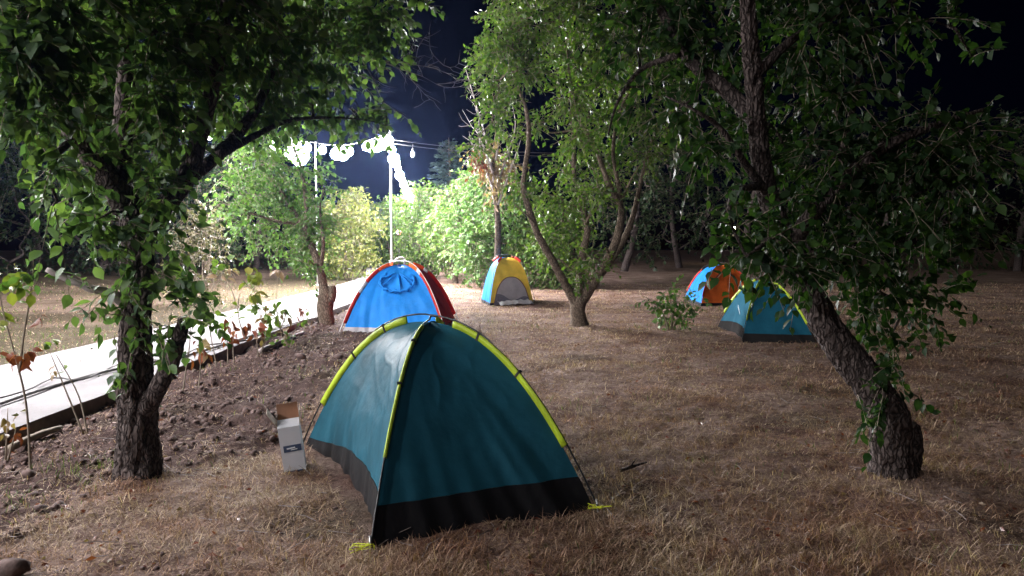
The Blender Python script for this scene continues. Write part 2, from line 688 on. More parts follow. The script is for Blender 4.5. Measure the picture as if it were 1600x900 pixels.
def thin_tubes(segs, r0, r1):
    """Three-sided twigs; segs (n, k, 3) polylines. Returns V, F."""
    n, k, _ = segs.shape
    t = segs[:, -1] - segs[:, 0]
    t /= np.linalg.norm(t, axis=1, keepdims=True) + 1e-9
    ref = np.where(np.abs(t[:, 2:3]) < 0.9, np.array([[0, 0, 1.0]]), np.array([[1.0, 0, 0]]))
    a = np.cross(t, ref)
    a /= np.linalg.norm(a, axis=1, keepdims=True) + 1e-9
    b = np.cross(t, a)
    rad = np.linspace(r0, r1, k)
    V = np.zeros((n, k, 3, 3))
    for q in range(3):
        ang = 2 * math.pi * q / 3
        V[:, :, q] = segs + rad[None, :, None] * (math.cos(ang) * a + math.sin(ang) * b)[:, None, :]
    F = []
    for i in range(k - 1):
        for q in range(3):
            q2 = (q + 1) % 3
            F.append((i * 3 + q, i * 3 + q2, (i + 1) * 3 + q2, (i + 1) * 3 + q))
    F = np.array(F)
    F = F[None] + (np.arange(n) * k * 3)[:, None, None]
    return V.reshape(-1, 3), F.reshape(-1, 4)


def in_frame(pts, margin=1.0):
    c, s = math.cos(PITCH), math.sin(PITCH)
    z = pts[:, 1] * c - (pts[:, 2] - CAM_Z) * s
    up = pts[:, 1] * s + (pts[:, 2] - CAM_Z) * c
    return (z > 0.5) & (np.abs(pts[:, 0] / z) < 800 / FPX * margin) & (np.abs(up / z) < 450 / FPX * margin)


def grow(clusters, skel, rng, leaf, per_twig=8, twig_len=0.35, density=1.0, droop=0.35, out=0.9):
    """clusters: (centre, radius, n_twigs). Twigs fill each cluster; leaves sit along every twig."""
    segs, LP, LD = [], [], []
    for c, r, n in clusters:
        n = max(2, int(n * density))
        c = np.asarray(c)
        r3 = np.asarray(r) if np.ndim(r) else np.array([r, r, r])
        u = rng.normal(0, 1, (n, 3))
        u /= np.linalg.norm(u, axis=1, keepdims=True)
        rad = rng.random(n) ** 0.55
        start = c + u * r3 * (rad * 0.75)[:, None]
        d = u * out + rng.normal(0, 0.55, (n, 3)) + np.array([0, 0, -droop * 0.3])
        d /= np.linalg.norm(d, axis=1, keepdims=True)
        L = twig_len * rng.uniform(0.6, 1.25, n)
        bend = np.array([0, 0, -1.0]) * (droop * rng.uniform(0.2, 1.0, n))[:, None]
        pts = np.stack([start + d * (L * t)[:, None] + bend * (L * t * t)[:, None] for t in (0, 0.33, 0.66, 1.0)], 1)
        segs.append(pts)
        for q in range(per_twig):
            t = (q + 0.6 + rng.uniform(-.3, .3, n)) / per_twig
            p = start + d * (L * t)[:, None] + bend * (L * t * t)[:, None]
            sd = rng.normal(0, 1, (n, 3))
            ld = d * 0.55 + sd * 0.6 + np.array([0, 0, -droop])
            LP.append(p)
            LD.append(ld)
    segs = np.concatenate(segs)
    LP, LD = np.concatenate(LP), np.concatenate(LD)
    size = leaf * (0.45 + 0.9 * rng.random(len(LP)) ** .9)
    X, D, N = frames(LD, rng)
    return segs, LP, X, D, N, size


def add_foliage(root, o, clusters, rng, mat, leaf, singles=0, near=False, twig_r=0.004, twig_mat=None, mats=None, **kw):
    segs, LP, X, D, N, S = grow(clusters, None, rng, leaf, **kw)
    TV, TF = thin_tubes(segs, twig_r, twig_r * 0.4)
    tm = np_mesh("twigs", TV - o, TF, twig_mat or M_twig, True)
    kind(link("twigs", tm, root), "stuff")
    mask = np.ones(len(LP), bool)
    if singles:
        vis = in_frame(LP, 0.98)
        dist = np.linalg.norm(LP - np.array([0, 0, CAM_Z]), axis=1)
        show = np.where(vis, S / dist, 0)
        pick = np.argsort(-show)[:singles * 3]
        pick = rng.choice(pick, singles, replace=False)
        mask[pick] = False
        me = shared_leaf(mat)
        for i in pick:
            place_leaf(root, o, LP[i], X[i], D[i], N[i], S[i], me)
    T, F_ = (LT, LF) if near else (LT4, LF4)
    V, F = leaf_mesh_arrays(LP[mask] - o, X[mask], D[mask], N[mask], S[mask], T, F_)
    kind(link("foliage", np_mesh("foliage", V, F, mat, near), root), "stuff")
    return LP


def branchlets(mb_list, clusters, skel_pts, rng, r0=0.014, r1=0.005, wander=0.15):
    """Curved branch from the nearest limb point to every cluster centre."""
    sk = np.array(skel_pts)
    out = []
    for c, r, n in clusters:
        mb = MB()
        c = np.asarray(c)
        dd = np.linalg.norm(sk - c, axis=1) + 0.35 * np.maximum(0, sk[:, 2] - c[2])
        a = sk[np.argmin(dd)]
        L = np.linalg.norm(c - a)
        if L < 0.05:
            continue
        m1 = a + (c - a) * 0.35 + rng.normal(0, wander * L, 3) + np.array([0, 0, 0.08 * L])
        m2 = a + (c - a) * 0.7 + rng.normal(0, wander * 0.7 * L, 3) + np.array([0, 0, 0.06 * L])
        mb.tube([a, m1, m2, c], [r0, r0 * 0.8, (r0 + r1) / 2, r1], 5, 0.12)
        sk = np.vstack([sk, m1, m2, c])
        out.append(mb)
    return out


def merge(mbs):
    m = MB()
    for q in mbs:
        m.add(q.v, q.f)
    return m


def limb_pts(spec):
    """spec: [(px, py, depth, radius)] -> points, radii."""
    return [P(a, b, d) for a, b, d, r in spec], [r for *_, r in spec]


def cl(px, py, rpx, d, n, dr=None):
    """cluster described by where its middle sits in the picture and how far away it stands."""
    r = rpx / FPX * d
    return (P(px, py, d), np.array([r, dr if dr else r, r]), n)


# ------------------------------------------------------------------ near left tree
def left_tree():
    rng = np.random.default_rng(11)
    base = GP(217, 742)
    root = thing("fruit_tree", "big dark tree by the path with leafy sprouts on its trunk and a short stub", "tree", base)
    L = Local(root)
    D0 = base[1]
    trunk = [(217, 765, D0, 0.197), (217, 742, D0, 0.160), (217, 722, D0, 0.141), (216, 690, D0, 0.133), (214, 640, D0, 0.126), (212, 580, D0, 0.111), (212, 520, D0, 0.102), (214, 460, D0, 0.099), (215, 410, D0, 0.102), (214, 370, D0, 0.113), (208, 340, D0, 0.101), (196, 318, D0, 0.082)]
    limbs = [
        [(200, 325, D0, .10), (178, 290, D0 - .1, .085), (125, 222, D0 - .3, .062), (85, 155, D0 - .5, .05), (50, 75, D0 - .7, .036), (20, -30, D0 - .9, .02)],
        [(200, 330, D0, 0.076), (190, 280, D0, 0.066), (193, 200, D0 - .05, 0.064), (197, 90, D0 - .1, 0.058), (190, -40, D0 - .2, 0.051), (180, -200, D0 - .2, 0.034)],
        [(222, 375, D0, 0.078), (245, 335, D0 + .05, 0.072), (290, 280, D0 + .15, 0.064), (318, 190, D0 + .2, 0.055), (345, 75, D0 + .2, 0.045), (360, -50, D0 + .2, 0.035), (380, -170, D0 + .3, 0.023)],
        [(285, 288, D0 + .15, 0.053), (345, 238, D0 + .5, 0.045), (400, 170, D0 + .9, 0.039), (435, 90, D0 + 1.2, 0.032), (500, 0, D0 + 1.6, 0.022), (540, -60, D0 + 1.8, 0.015)],
        [(340, 243, D0 + .4, .035), (395, 214, D0 + .8, .027), (440, 192, D0 + 1.1, .02), (490, 184, D0 + 1.5, .014), (560, 186, D0 + 1.9, .009), (605, 196, D0 + 2.2, .005)],
        [(120, 215, D0 - .3, .03), (90, 240, D0 - .5, .02), (75, 290, D0 - .6, .01)],
    ]
    skel = []
    mb = MB()
    p, r = limb_pts(trunk)
    mb.tube(p, r, 84, 0.012, 0.6)
    L.part(mb, "trunk", M_bark)
    skel += resample(p, r, .1)[0][20:]
    for li, s in enumerate(limbs):
        p, r = limb_pts(s)
        mb = MB()
        mb.tube(p, r, 30 if li < 4 else 8, 0.025, 0.4 if li < 4 else 0.08)
        L.part(mb, "limb", M_bark)
        skel += resample(p, r, .1)[0]
    mb = MB()
    p, r = limb_pts([(228, 640, D0 - .05, .07), (250, 600, D0 - .1, .06), (268, 565, D0 - .12, .052), (279, 530, D0 - .15, .045), (287, 500, D0 - .15, .04), (288, 496, D0 - .15, .028)])
    mb.tube(p, r, 20, 0.02, 0.35)
    L.part(mb, "stub", M_bark)["label"] = "short cut stub of a limb"
    mb = MB()
    p, r = limb_pts([(205, 478, D0, .05), (170, 458, D0 - .1, .035), (140, 450, D0 - .15, .026), (105, 436, D0 - .2, .02), (72, 421, D0 - .25, .017)])
    mb.tube(p, r, 12, 0.02, 0.25)
    L.part(mb, "stub", M_deadtwig)["label"] = "pale bare broken branch"
    # crown
    C = []
    for px, py, rp, d, n in [
        (15, 60, 50, 4.2, 26), (60, 95, 55, 4.4, 30), (20, 140, 40, 4.3, 22), (110, 40, 60, 4.6, 34), (120, 130, 55, 4.7, 34), (70, 175, 38, 4.5, 20),
        (150, 180, 45, 4.9, 26), (170, 30, 55, 4.7, 30), (165, 105, 50, 4.8, 28), (235, 55, 55, 4.9, 30), (245, 145, 45, 5.0, 24), (130, 235, 26, 4.8, 10),
        (215, 215, 45, 5.0, 24), (195, 275, 34, 5.0, 16), (285, 30, 55, 5.1, 30), (290, 105, 45, 5.5, 22), (335, 50, 55, 5.6, 28), (350, 130, 45, 6.0, 20), (265, 195, 36, 5.5, 14),
        (400, 40, 60, 5.9, 30), (395, 110, 48, 6.2, 24), (385, 175, 36, 6.4, 14), (455, 55, 55, 6.4, 28), (455, 125, 48, 6.8, 26), (520, 40, 52, 6.9, 28),
        (520, 105, 45, 7.2, 24), (585, 25, 48, 7.2, 26), (570, 62, 34, 7.2, 16), (480, 155, 38, 7.0, 18), (545, 170, 30, 7.3, 12), (625, 12, 28, 7.4, 10),
        (605, 172, 20, 7.5, 6), (430, 180, 30, 6.6, 10), (50, 10, 60, 4.4, 30), (450, -10, 70, 6.2, 30), (340, -30, 80, 5.3, 34), (220, -40, 90, 4.9, 36), (90, -50, 80, 4.4, 34), (560, -30, 60, 7, 24),
        (85, 268, 20, 4.6, 5), (125, 300, 24, 4.8, 7), (150, 345, 30, 4.9, 10), (82, 322, 14, 4.7, 3), (255, 310, 28, 5.0, 8), (235, 275, 30, 5.2, 9)]:
        if 100 < px < 235 and py < 320:
            d += .8                      # keeps the limbs standing in front of the leaves
        C.append(cl(px, py, rp, d, n))
    for mb in branchlets(None, C, skel, rng):
        L.part(mb, "branch", M_bark)
    S = [cl(px, py, rp, d, n * .45) for px, py, rp, d, n in [
        (235, 420, 40, 5.0, 11), (250, 470, 42, 5.0, 13), (195, 455, 28, 5.0, 7), (205, 395, 22, 5.0, 4), (285, 450, 28, 5.05, 8), (180, 520, 20, 5.05, 4), (230, 505, 34, 5.0, 8), (160, 470, 20, 5.0, 4), (275, 500, 22, 5.05, 5), (185, 365, 20, 5.0, 4), (182, 580, 10, 5.1, 1)]]
    add_foliage(root, L.o, C + S, rng, M_leaf_l, 0.084, singles=300, near=True, per_twig=9, twig_len=0.32, droop=0.45, density=1.6)
    # dead bare branch ends against the sky
    mb = MB()

    def dead(a, dr, ln, rad, depth):
        pts = [a]
        d = np.array(dr, float)
        for k in range(4):
            d = d + rng.normal(0, .28, 3)
            d /= np.linalg.norm(d)
            pts.append(pts[-1] + d * ln / 4)
        mb.tube(pts, [rad * (1 - .7 * k / 4) for k in range(5)], 5, None)
        if depth:
            for k in (1, 2, 3, 4):
                for _ in range(1 if k < 4 else 2):
                    dd = d + rng.normal(0, .7, 3)
                    dead(pts[k], dd / np.linalg.norm(dd), ln * rng.uniform(.4, .65), rad * .6, depth - 1)
    st = [P(500, 60, 6.9), P(560, 85, 7.2), P(600, 95, 7.3)]
    mb.tube(st, [.012, .010, .008], 6, .1)
    dead(P(600, 95, 7.3), (1, .1, .1), .55, .007, 2)
    dead(P(590, 92, 7.3), (.8, .2, -.25), .6, .007, 2)
    dead(P(560, 85, 7.2), (.9, 0, -.5), .5, .006, 1)
    kind(L.part(mb, "bare_twigs", M_deadtwig), "stuff")


left_tree()


# ------------------------------------------------------------------ near right tree (leaning)
def right_tree():
    rng = np.random.default_rng(23)
    base = GP(1395, 738)
    root = thing("fruit_tree", "dark leaning tree whose bent trunk sweeps up to the left, on dry grass", "tree", base)
    L = Local(root)
    D0 = base[1]
    trunk = [(1396, 765, D0, 0.210), (1396, 742, D0, 0.168), (1395, 722, D0, 0.144), (1392, 690, D0, 0.134), (1386, 645, D0, 0.130), (1352, 592, D0 + .05, 0.122), (1305, 530, D0 + .1, 0.105), (1262, 450, D0 + .15, 0.091), (1228, 375, D0 + .1, 0.077), (1198, 300, D0 + .05, 0.067), (1184, 210, D0, 0.062), (1176, 110, D0 - .1, 0.057), (1168, 10, D0 - .2, 0.050), (1160, -120, D0 - .2, 0.038)]
    limbs = [
        [(1182, 190, D0, .06), (1140, 145, D0 + .1, .056), (1085, 100, D0 + .2, .048), (1050, 50, D0 + .3, .038), (1022, -10, D0 + .4, .03), (1000, -80, D0 + .4, .02)],
        [(1200, 305, D0, .035), (1160, 250, D0 - .2, .026), (1125, 200, D0 - .3, .018), (1085, 172, D0 - .4, .011), (1040, 150, D0 - .3, .006)],
        [(1060, 85, D0 + .2, .025), (1000, 110, D0 + .5, .018), (965, 160, D0 + .7, .012), (950, 210, D0 + .8, .007)],
        [(1232, 385, D0 + .1, .06), (1290, 310, D0 - .1, .05), (1365, 240, D0 - .2, .04), (1450, 200, D0 - .2, .028), (1540, 170, D0 - .2, .012)],
        [(1300, 300, D0 - .1, .03), (1330, 180, D0 - .1, .022), (1352, 60, D0 - .1, .012), (1360, -40, D0, .006)],
        [(1262, 455, D0 + .1, .045), (1330, 400, D0 + .4, .035), (1420, 370, D0 + .6, .025), (1500, 340, D0 + .7, .012)],
        [(1178, 120, D0 - .1, .04), (1240, 60, D0 - .1, .03), (1320, 20, D0 - .1, .02), (1400, 0, D0 - .1, .01)],
        [(1194, 290, D0, .03), (1150, 300, D0 - .3, .02), (1140, 340, D0 - .5, .012), (1165, 400, D0 - .6, .007)],
    ]
    mb = MB()
    p, r = limb_pts(trunk)
    mb.tube(p, r, 84, 0.012, 0.55)
    L.part(mb, "trunk", M_bark)
    skel = resample(p, r, .1)[0][10:]
    for li, s in enumerate(limbs):
        p, r = limb_pts(s)
        mb = MB()
        mb.tube(p, r, 14 if r[0] > .04 else 7, 0.03, 0.25 if r[0] > .04 else .05)
        L.part(mb, "limb", M_bark)
        skel += resample(p, r, .1)[0]
    mb = MB()
    p, r = limb_pts([(1405, 745, D0 + .05, .12), (1418, 715, D0 + .05, .105), (1424, 685, D0 + .06, .075), (1425, 666, D0 + .06, .05), (1424, 658, D0 + .06, .02)])
    mb.tube(p, r, 22, 0.02, 0.5)
    L.part(mb, "stub", M_bark)["label"] = "short dark stub at the foot of the trunk"
    C = []
    for px, py, rp, d, n in [
        (1060, 20, 55, 5.6, 26), (1110, 60, 45, 5.5, 22), (1130, 130, 40, 5.4, 16), (1200, 20, 60, 5.2, 26), (1260, 70, 60, 5.2, 26), (1320, 30, 60, 5.2, 24), (1250, 160, 60, 5.2, 26),
        (1320, 140, 50, 5.2, 20), (1215, 240, 44, 5.1, 18), (1290, 240, 50, 5.2, 22), (1105, 225, 34, 5.2, 12), (1150, 190, 36, 5.1, 12), (1350, 240, 50, 5.2, 22), (1420, 215, 45, 5.1, 20), (1500, 205, 45, 5.0, 18), (1530, 240, 35, 5.0, 10),
        (1400, 300, 60, 5.2, 26), (1470, 290, 50, 5.1, 20), (1310, 320, 50, 5.2, 20), (1240, 320, 44, 5.0, 18), (1350, 390, 60, 5.5, 24), (1430, 390, 55, 5.7, 20), (1500, 340, 45, 5.4, 14),
        (1222, 372, 36, 4.9, 14), (1182, 382, 32, 4.8, 12), (1150, 360, 28, 4.8, 9), (1250, 405, 30, 4.9, 10), (1300, 400, 40, 5.1, 13), (1380, 460, 50, 5.7, 16), (1440, 460, 45, 5.9, 12), (1192, 412, 16, 4.8, 4), (1345, 480, 36, 5.6, 10), (1390, 530, 36, 5.8, 8),
        (1060, -50, 70, 5.6, 26), (1180, -60, 80, 5.3, 30), (1300, -50, 80, 5.2, 28), (1400, 30, 50, 5.2, 10), (1000, 60, 45, 5.8, 16), (1010, 140, 36, 6.0, 10), (1060, 170, 34, 5.5, 9), (970, 20, 45, 6.0, 14), (1480, 40, 36, 5.2, 5), (1520, 90, 20, 5.2, 2)]:
        if 1120 < px < 1260 and py < 330:
            d += .7
        C.append(cl(px, py, rp, d, n))
    for mb in branchlets(None, C, skel, rng, 0.013):
        L.part(mb, "branch", M_bark)
    S = [cl(px, py, rp, d, n * .6) for px, py, rp, d, n in [(1390, 580, 28, 5.2, 8), (1385, 615, 26, 5.15, 7), (1420, 605, 22, 5.2, 5), (1345, 612, 10, 5.15, 1)]]
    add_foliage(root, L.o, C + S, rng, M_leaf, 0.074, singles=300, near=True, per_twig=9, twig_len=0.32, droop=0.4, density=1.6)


right_tree()


# ------------------------------------------------------------------ middle tree with several stems
def mid_tree():
    rng = np.random.default_rng(31)
    base = GP(905, 507)
    D0 = base[1]
    root = thing("fruit_tree", "many stemmed tree forking low in the clearing, right of the yellow tent", "tree", base)
    L = Local(root)
    stems = [
        [(905, 512, D0, .21), (904, 500, D0, .17), (903, 482, D0, .155), (906, 468, D0, .15), (908, 460, D0, .13)],
        [(900, 474, D0, .10), (886, 450, D0 - .1, .085), (862, 405, D0 - .3, .075), (840, 365, D0 - .5, .068), (826, 325, D0 - .6, .06), (818, 285, D0 - .6, .05), (826, 220, D0 - .6, .045), (822, 170, D0 - .7, .036), (808, 130, D0 - .8, .026), (800, 60, D0 - .8, .015)],
        [(906, 468, D0, .11), (906, 440, D0, .09), (910, 400, D0 + .1, .075), (918, 360, D0 + .1, .066), (912, 330, D0 + .2, .05), (898, 280, D0 + .3, .045), (896, 220, D0 + .3, .04), (892, 150, D0 + .3, .03), (885, 60, D0 + .3, .015)],
        [(910, 468, D0, .12), (928, 440, D0 - .1, .10), (952, 400, D0 - .2, .088), (966, 365, D0 - .3, .078), (970, 325, D0 - .3, .065), (950, 285, D0 - .3, .055), (932, 235, D0 - .3, .045), (905, 185, D0 - .3, .035), (890, 120, D0 - .3, .02)],
        [(930, 440, D0, .085), (962, 395, D0 + .2, .075), (985, 350, D0 + .3, .06), (1000, 290, D0 + .4, .045), (1012, 240, D0 + .5, .03), (1030, 190, D0 + .5, .018)],
        [(970, 330, D0 - .3, .05), (968, 300, D0 - .3, .042), (958, 235, D0 - .3, .036), (970, 170, D0 - .3, .03), (1000, 115, D0 - .3, .02), (1030, 60, D0 - .3, .01)],
        [(972, 310, D0 - .3, .025), (995, 265, D0 - .4, .016), (1020, 240, D0 - .4, .008)],
        [(915, 350, D0, .03), (935, 300, D0 - .2, .02), (925, 260, D0 - .3, .01)],
        [(860, 400, D0 - .3, .03), (835, 350, D0 - .6, .02), (805, 320, D0 - .8, .01)],
    ]
    skel = []
    for i, s in enumerate(stems):
        p, r = limb_pts(s)
        mb = MB()
        mb.tube(p, r, 16 if r[0] > .06 else 7, 0.06, 0.4 if r[0] > .06 else .1)
        L.part(mb, "trunk" if i == 0 else "stem", M_bark2)
        if i:
            skel += resample(p, r, .2)[0][4:]
    C = []
    for px, py, rp, n in [(795, 20, 42, 34), (790, 70, 36, 28), (765, 85, 24, 14), (775, 125, 34, 22), (745, 100, 16, 6), (820, 110, 30, 18), (840, 40, 40, 28), (895, 20, 45, 36), (890, 90, 42, 34), (890, 150, 36, 24), (945, 50, 48, 38), (950, 120, 48, 38), (945, 190, 42, 30), (1000, 90, 45, 32), (1000, 170, 40, 26), (1030, 40, 45, 30), (1050, 130, 40, 22), (1010, 235, 32, 14),
                          (905, 215, 30, 16), (885, 255, 28, 14), (945, 250, 30, 16), (770, 180, 24, 12), (790, 160, 20, 8), (745, 225, 15, 7), (838, 195, 16, 7), (800, 215, 20, 6), (905, 300, 24, 12), (935, 305, 22, 10), (880, 330, 26, 13), (860, 370, 26, 13), (895, 360, 22, 9), (850, 300, 18, 7), (815, 290, 22, 10), (925, 405, 18, 7), (905, 430, 16, 6), (862, 385, 18, 6), (960, 280, 22, 9), (1045, 200, 30, 12), (1075, 80, 40, 18),
                          (800, -30, 45, 26), (900, -40, 60, 34), (1000, -40, 60, 30)]:
        C.append(cl(px, py, rp, D0 + rng.uniform(-1.1, 1.1), n))
    for mb in branchlets(None, C, skel, rng, 0.022, 0.008):
        L.part(mb, "branch", M_bark2)
    add_foliage(root, L.o, C, rng, M_leaf_mid, 0.095, per_twig=8, twig_len=0.40, twig_r=.006, droop=0.3, density=3.8)


mid_tree()


# ------------------------------------------------------------------ small pollarded tree beside the path
def path_tree():
    rng = np.random.default_rng(41)
    base = GP(509, 507)
    D0 = base[1]
    root = thing("fruit_tree", "small brightly lit tree with a sawn off stub, left of the blue tent", "tree", base)
    L = Local(root)
    tr = [(509, 516, D0, .20), (509, 505, D0, .175), (508, 485, D0, .16), (509, 465, D0, .165), (507, 455, D0, .14), (500, 452, D0, .09)]
    stems = [[(507, 470, D0, .10), (504, 440, D0, .085), (498, 415, D0, .075), (480, 370, D0 + .1, .065), (455, 325, D0 + .2, .055), (425, 280, D0 + .2, .045), (400, 240, D0 + .3, .03), (385, 200, D0 + .3, .015)],
             [(478, 368, D0, .05), (478, 320, D0 - .1, .04), (470, 260, D0 - .2, .03), (450, 215, D0 - .3, .015)],
             [(500, 425, D0, .045), (505, 380, D0 - .2, .035), (500, 330, D0 - .3, .02), (505, 295, D0 - .3, .01)],
             [(470, 350, D0 + .1, .04), (430, 345, D0 - .2, .03), (385, 330, D0 - .4, .015)]]
    p, r = limb_pts(tr)
    mb = MB()
    mb.tube(p, r, 20, .04, .5)
    L.part(mb, "trunk", M_bark2)
    mb = MB()
    p, r = limb_pts([(516, 470, D0 - .05, .10), (520, 455, D0 - .05, .085), (520, 446, D0 - .05, .06)])
    mb.tube(p, r, 14, .04, .3)
    L.part(mb, "stub", M_bark2)
    skel = []
    for s in stems:
        p, r = limb_pts(s)
        mb = MB()
        mb.tube(p, r, 12, .06, .25)
        L.part(mb, "limb", M_bark2)
        skel += resample(p, r, .15)[0]
    C = [cl(px, py, rp, D0 + rng.uniform(-.7, .7), n) for px, py, rp, n in [
        (395, 265, 36, 24), (440, 255, 36, 26), (375, 300, 30, 18), (420, 310, 38, 28), (465, 310, 34, 24), (385, 345, 30, 18), (435, 355, 34, 22), (480, 350, 30, 20), (495, 320, 22, 12), (470, 385, 28, 16), (500, 385, 20, 10),
        (410, 385, 24, 9), (440, 210, 28, 14), (400, 215, 26, 12), (360, 265, 22, 9), (350, 320, 22, 8), (495, 410, 16, 8), (480, 415, 14, 6), (505, 290, 16, 6), (470, 265, 22, 10), (490, 345, 22, 14), (505, 360, 18, 12), (450, 295, 28, 20), (420, 260, 28, 18), (500, 265, 14, 7)]]
    for mb in branchlets(None, C, skel, rng, 0.018, 0.007):
        L.part(mb, "branch", M_bark2)
    add_foliage(root, L.o, C, rng, M_leaf_bright, 0.10, per_twig=8, twig_len=0.4, twig_r=.006, droop=.3, density=2.0)


path_tree()


# ------------------------------------------------------------------ trees and shrubs further off
def far_tree(name, label, x, y, h, w, mat, seed, n=60, leaf=0.16, crown_from=0.3, trunk_r=.12, group=None, lobes=14, cat="tree", bark=None, stems=1, per_twig=7, flat=1.0, twig_len=None):
    rng = np.random.default_rng(seed)
    root = thing(name, label, cat, (x, y, 0), group)
    L = Local(root)
    o = L.o
    C, skel = [], []
    zc0, zc1 = h * crown_from, h
    for s in range(stems):
        a = rng.uniform(0, 6.28)
        top = np.array([x + math.cos(a) * w * .18, y + math.sin(a) * w * .18, zc0 + (h - zc0) * .65])
        b = np.array([x + math.cos(a) * .12 * (stems > 1), y + math.sin(a) * .12 * (stems > 1), -.1])
        mid = (b + top) / 2 + rng.normal(0, .03 * h, 3)
        mb = MB()
        rr = trunk_r / math.sqrt(stems)
        mb.tube([b, mid, top], [rr * 1.15, rr * .8, rr * .25], 9, .25, .3)
        L.part(mb, "trunk" if s == 0 else "stem", bark or M_bark2)
        skel += resample([b, mid, top], [1, 1, 1], .3)[0][3:]
    lb = MB()
    for k in range(lobes):
        t = (k + .5) / lobes
        z = zc0 + (zc1 - zc0) * (t ** .85)
        prof = math.sin(math.pi * min(1, .18 + t * .78)) ** .7
        a = k * 2.399 + rng.uniform(-.5, .5)
        q = rng.uniform(.35, .8) * w / 2 * prof
        c = np.array([x + math.cos(a) * q, y + math.sin(a) * q * flat, z - .05 * h * rng.random()])
        rad = w * rng.uniform(.16, .26) * (.6 + .4 * prof)
        C.append((c, np.array([rad, rad, rad * .8]), n * rng.uniform(.6, 1.4) / lobes * 4))
    kind(L.part(merge(branchlets(None, C, skel, rng, trunk_r * .35, .01)), "branchwork", bark or M_bark2), "stuff")
    add_foliage(root, o, C, rng, mat, leaf, per_twig=per_twig, twig_len=twig_len or leaf * 4, twig_r=.007, droop=.25)
    return root


def gx(px, d):
    return (px - 800) / FPX * d


far_tree("shrub", "bushy yellow green shrub at the far left edge of the path", gx(545, 33), 33, 3.7, 2.8, M_leaf_yel, 51, 260, .14, .05, .07, stems=3, cat="shrub")
far_tree("shrub", "low dense green shrub across the path behind the sawn off tree", gx(500, 35), 35, 3.2, 3.2, M_leaf_bright, 52, 230, .15, .04, .07, stems=3, cat="shrub")
far_tree("leafy_tree", "fresh green bushy tree right behind the yellow tent", gx(762, 27.5), 27.5, 4.4, 3.9, M_leaf_bright, 53, 420, .14, .12, .10, lobes=20, stems=2)
far_tree("leafy_tree", "grey green bushy tree under the far lamps, just right of the white pole", gx(668, 36), 36, 4.2, 3.8, M_leaf_mid, 54, 380, .15, .10, .10, lobes=18, stems=2)
far_tree("leafy_tree", "green bushy tree with a pale bare foot, between the blue tent and the yellow tent", gx(712, 31), 31, 3.7, 3.0, M_leaf_mid, 55, 300, .14, .25, .13, lobes=14)
far_tree("shrub", "dark shrub in the gap under the forked tree beside the yellow tent", gx(868, 27), 27, 2.8, 3.0, M_leaf_mid, 56, 240, .14, .05, .06, stems=3, cat="shrub")
far_tree("shrub", "dark green shrub filling the gap behind the white pole, around the red lamp", gx(612, 45), 45, 4.0, 3.6, M_leaf_mid, 59, 260, .16, .04, .08, stems=3, cat="shrub")
far_tree("shrub", "green bush low under the lamps, between the yellow green shrub and the pole", gx(582, 47), 47, 3.6, 3.2, M_leaf_mid, 60, 220, .16, .04, .08, stems=3, cat="shrub")
far_tree("dry_shrub", "tan withered bush beyond the path, behind the big sprouting trunk", gx(312, 20), 20, 2.5, 2.1, M_leaf_olive, 57, 70, .10, .1, .05, stems=4, cat="shrub", bark=M_twig)
far_tree("leafy_tree", "dim tree across the path behind the tan withered bush", gx(325, 33), 33, 5.6, 4.4, M_leaf_far, 58, 140, .2, .2, .15)


def conifer():
    rng = np.random.default_rng(61)
    x, y, h = gx(702, 50), 50, 8.4
    root = thing("conifer_tree", "grey green conifer rising behind the bushes to the right of the lamps", "tree", (x, y, 0))
    L = Local(root)
    mb = MB()
    mb.tube([(x, y, -.1), (x + .1, y, h * .5), (x, y, h)], [.22, .13, .02], 9, .4, .3)
    L.part(mb, "trunk", M_bark2)
    V, F = [], []
    LP, LD, S = [], [], []
    bm_ = MB()
    for k in range(70):
        t = k / 70
        z = h * (.15 + .83 * t)
        a = k * 2.4 + rng.uniform(-.3, .3)
        ln = (1 - t) ** .8 * 2.6 * rng.uniform(.7, 1.1) + .25
        d = np.array([math.cos(a), math.sin(a), .12])
        p0 = np.array([x, y, z])
        pts = [p0, p0 + d * ln * .5 + (0, 0, .04), p0 + d * ln + (0, 0, -.12 * ln)]
        bm_.tube(pts, [.03, .02, .006], 4, None)
        side = np.array([-math.sin(a), math.cos(a), 0])
        n = int(100 * ln)
        u = rng.random(n) ** .7
        w_ = rng.uniform(-1, 1, n) * .32 * ln * (1.05 - u)
        pos = p0 + np.outer(u * ln, d) + np.outer(w_, side) + np.outer(-.12 * ln * u * u + rng.normal(0, .05, n), (0, 0, 1))
        dirs = d * .8 + np.outer(np.sign(w_) * .6, side) + rng.normal(0, .25, (n, 3))
        LP.append(pos)
        LD.append(dirs)
    kind(L.part(bm_, "branchwork", M_bark2), "stuff")
    LP, LD = np.concatenate(LP), np.concatenate(LD)
    X, D, N = frames(LD, rng)
    V, F = leaf_mesh_arrays(LP - L.o, X, D, N, .3 * rng.uniform(.6, 1.2, len(LP)), LT4, LF4, .45)
    kind(link("foliage", np_mesh("foliage", V, F, M_needle), root), "stuff")


conifer()


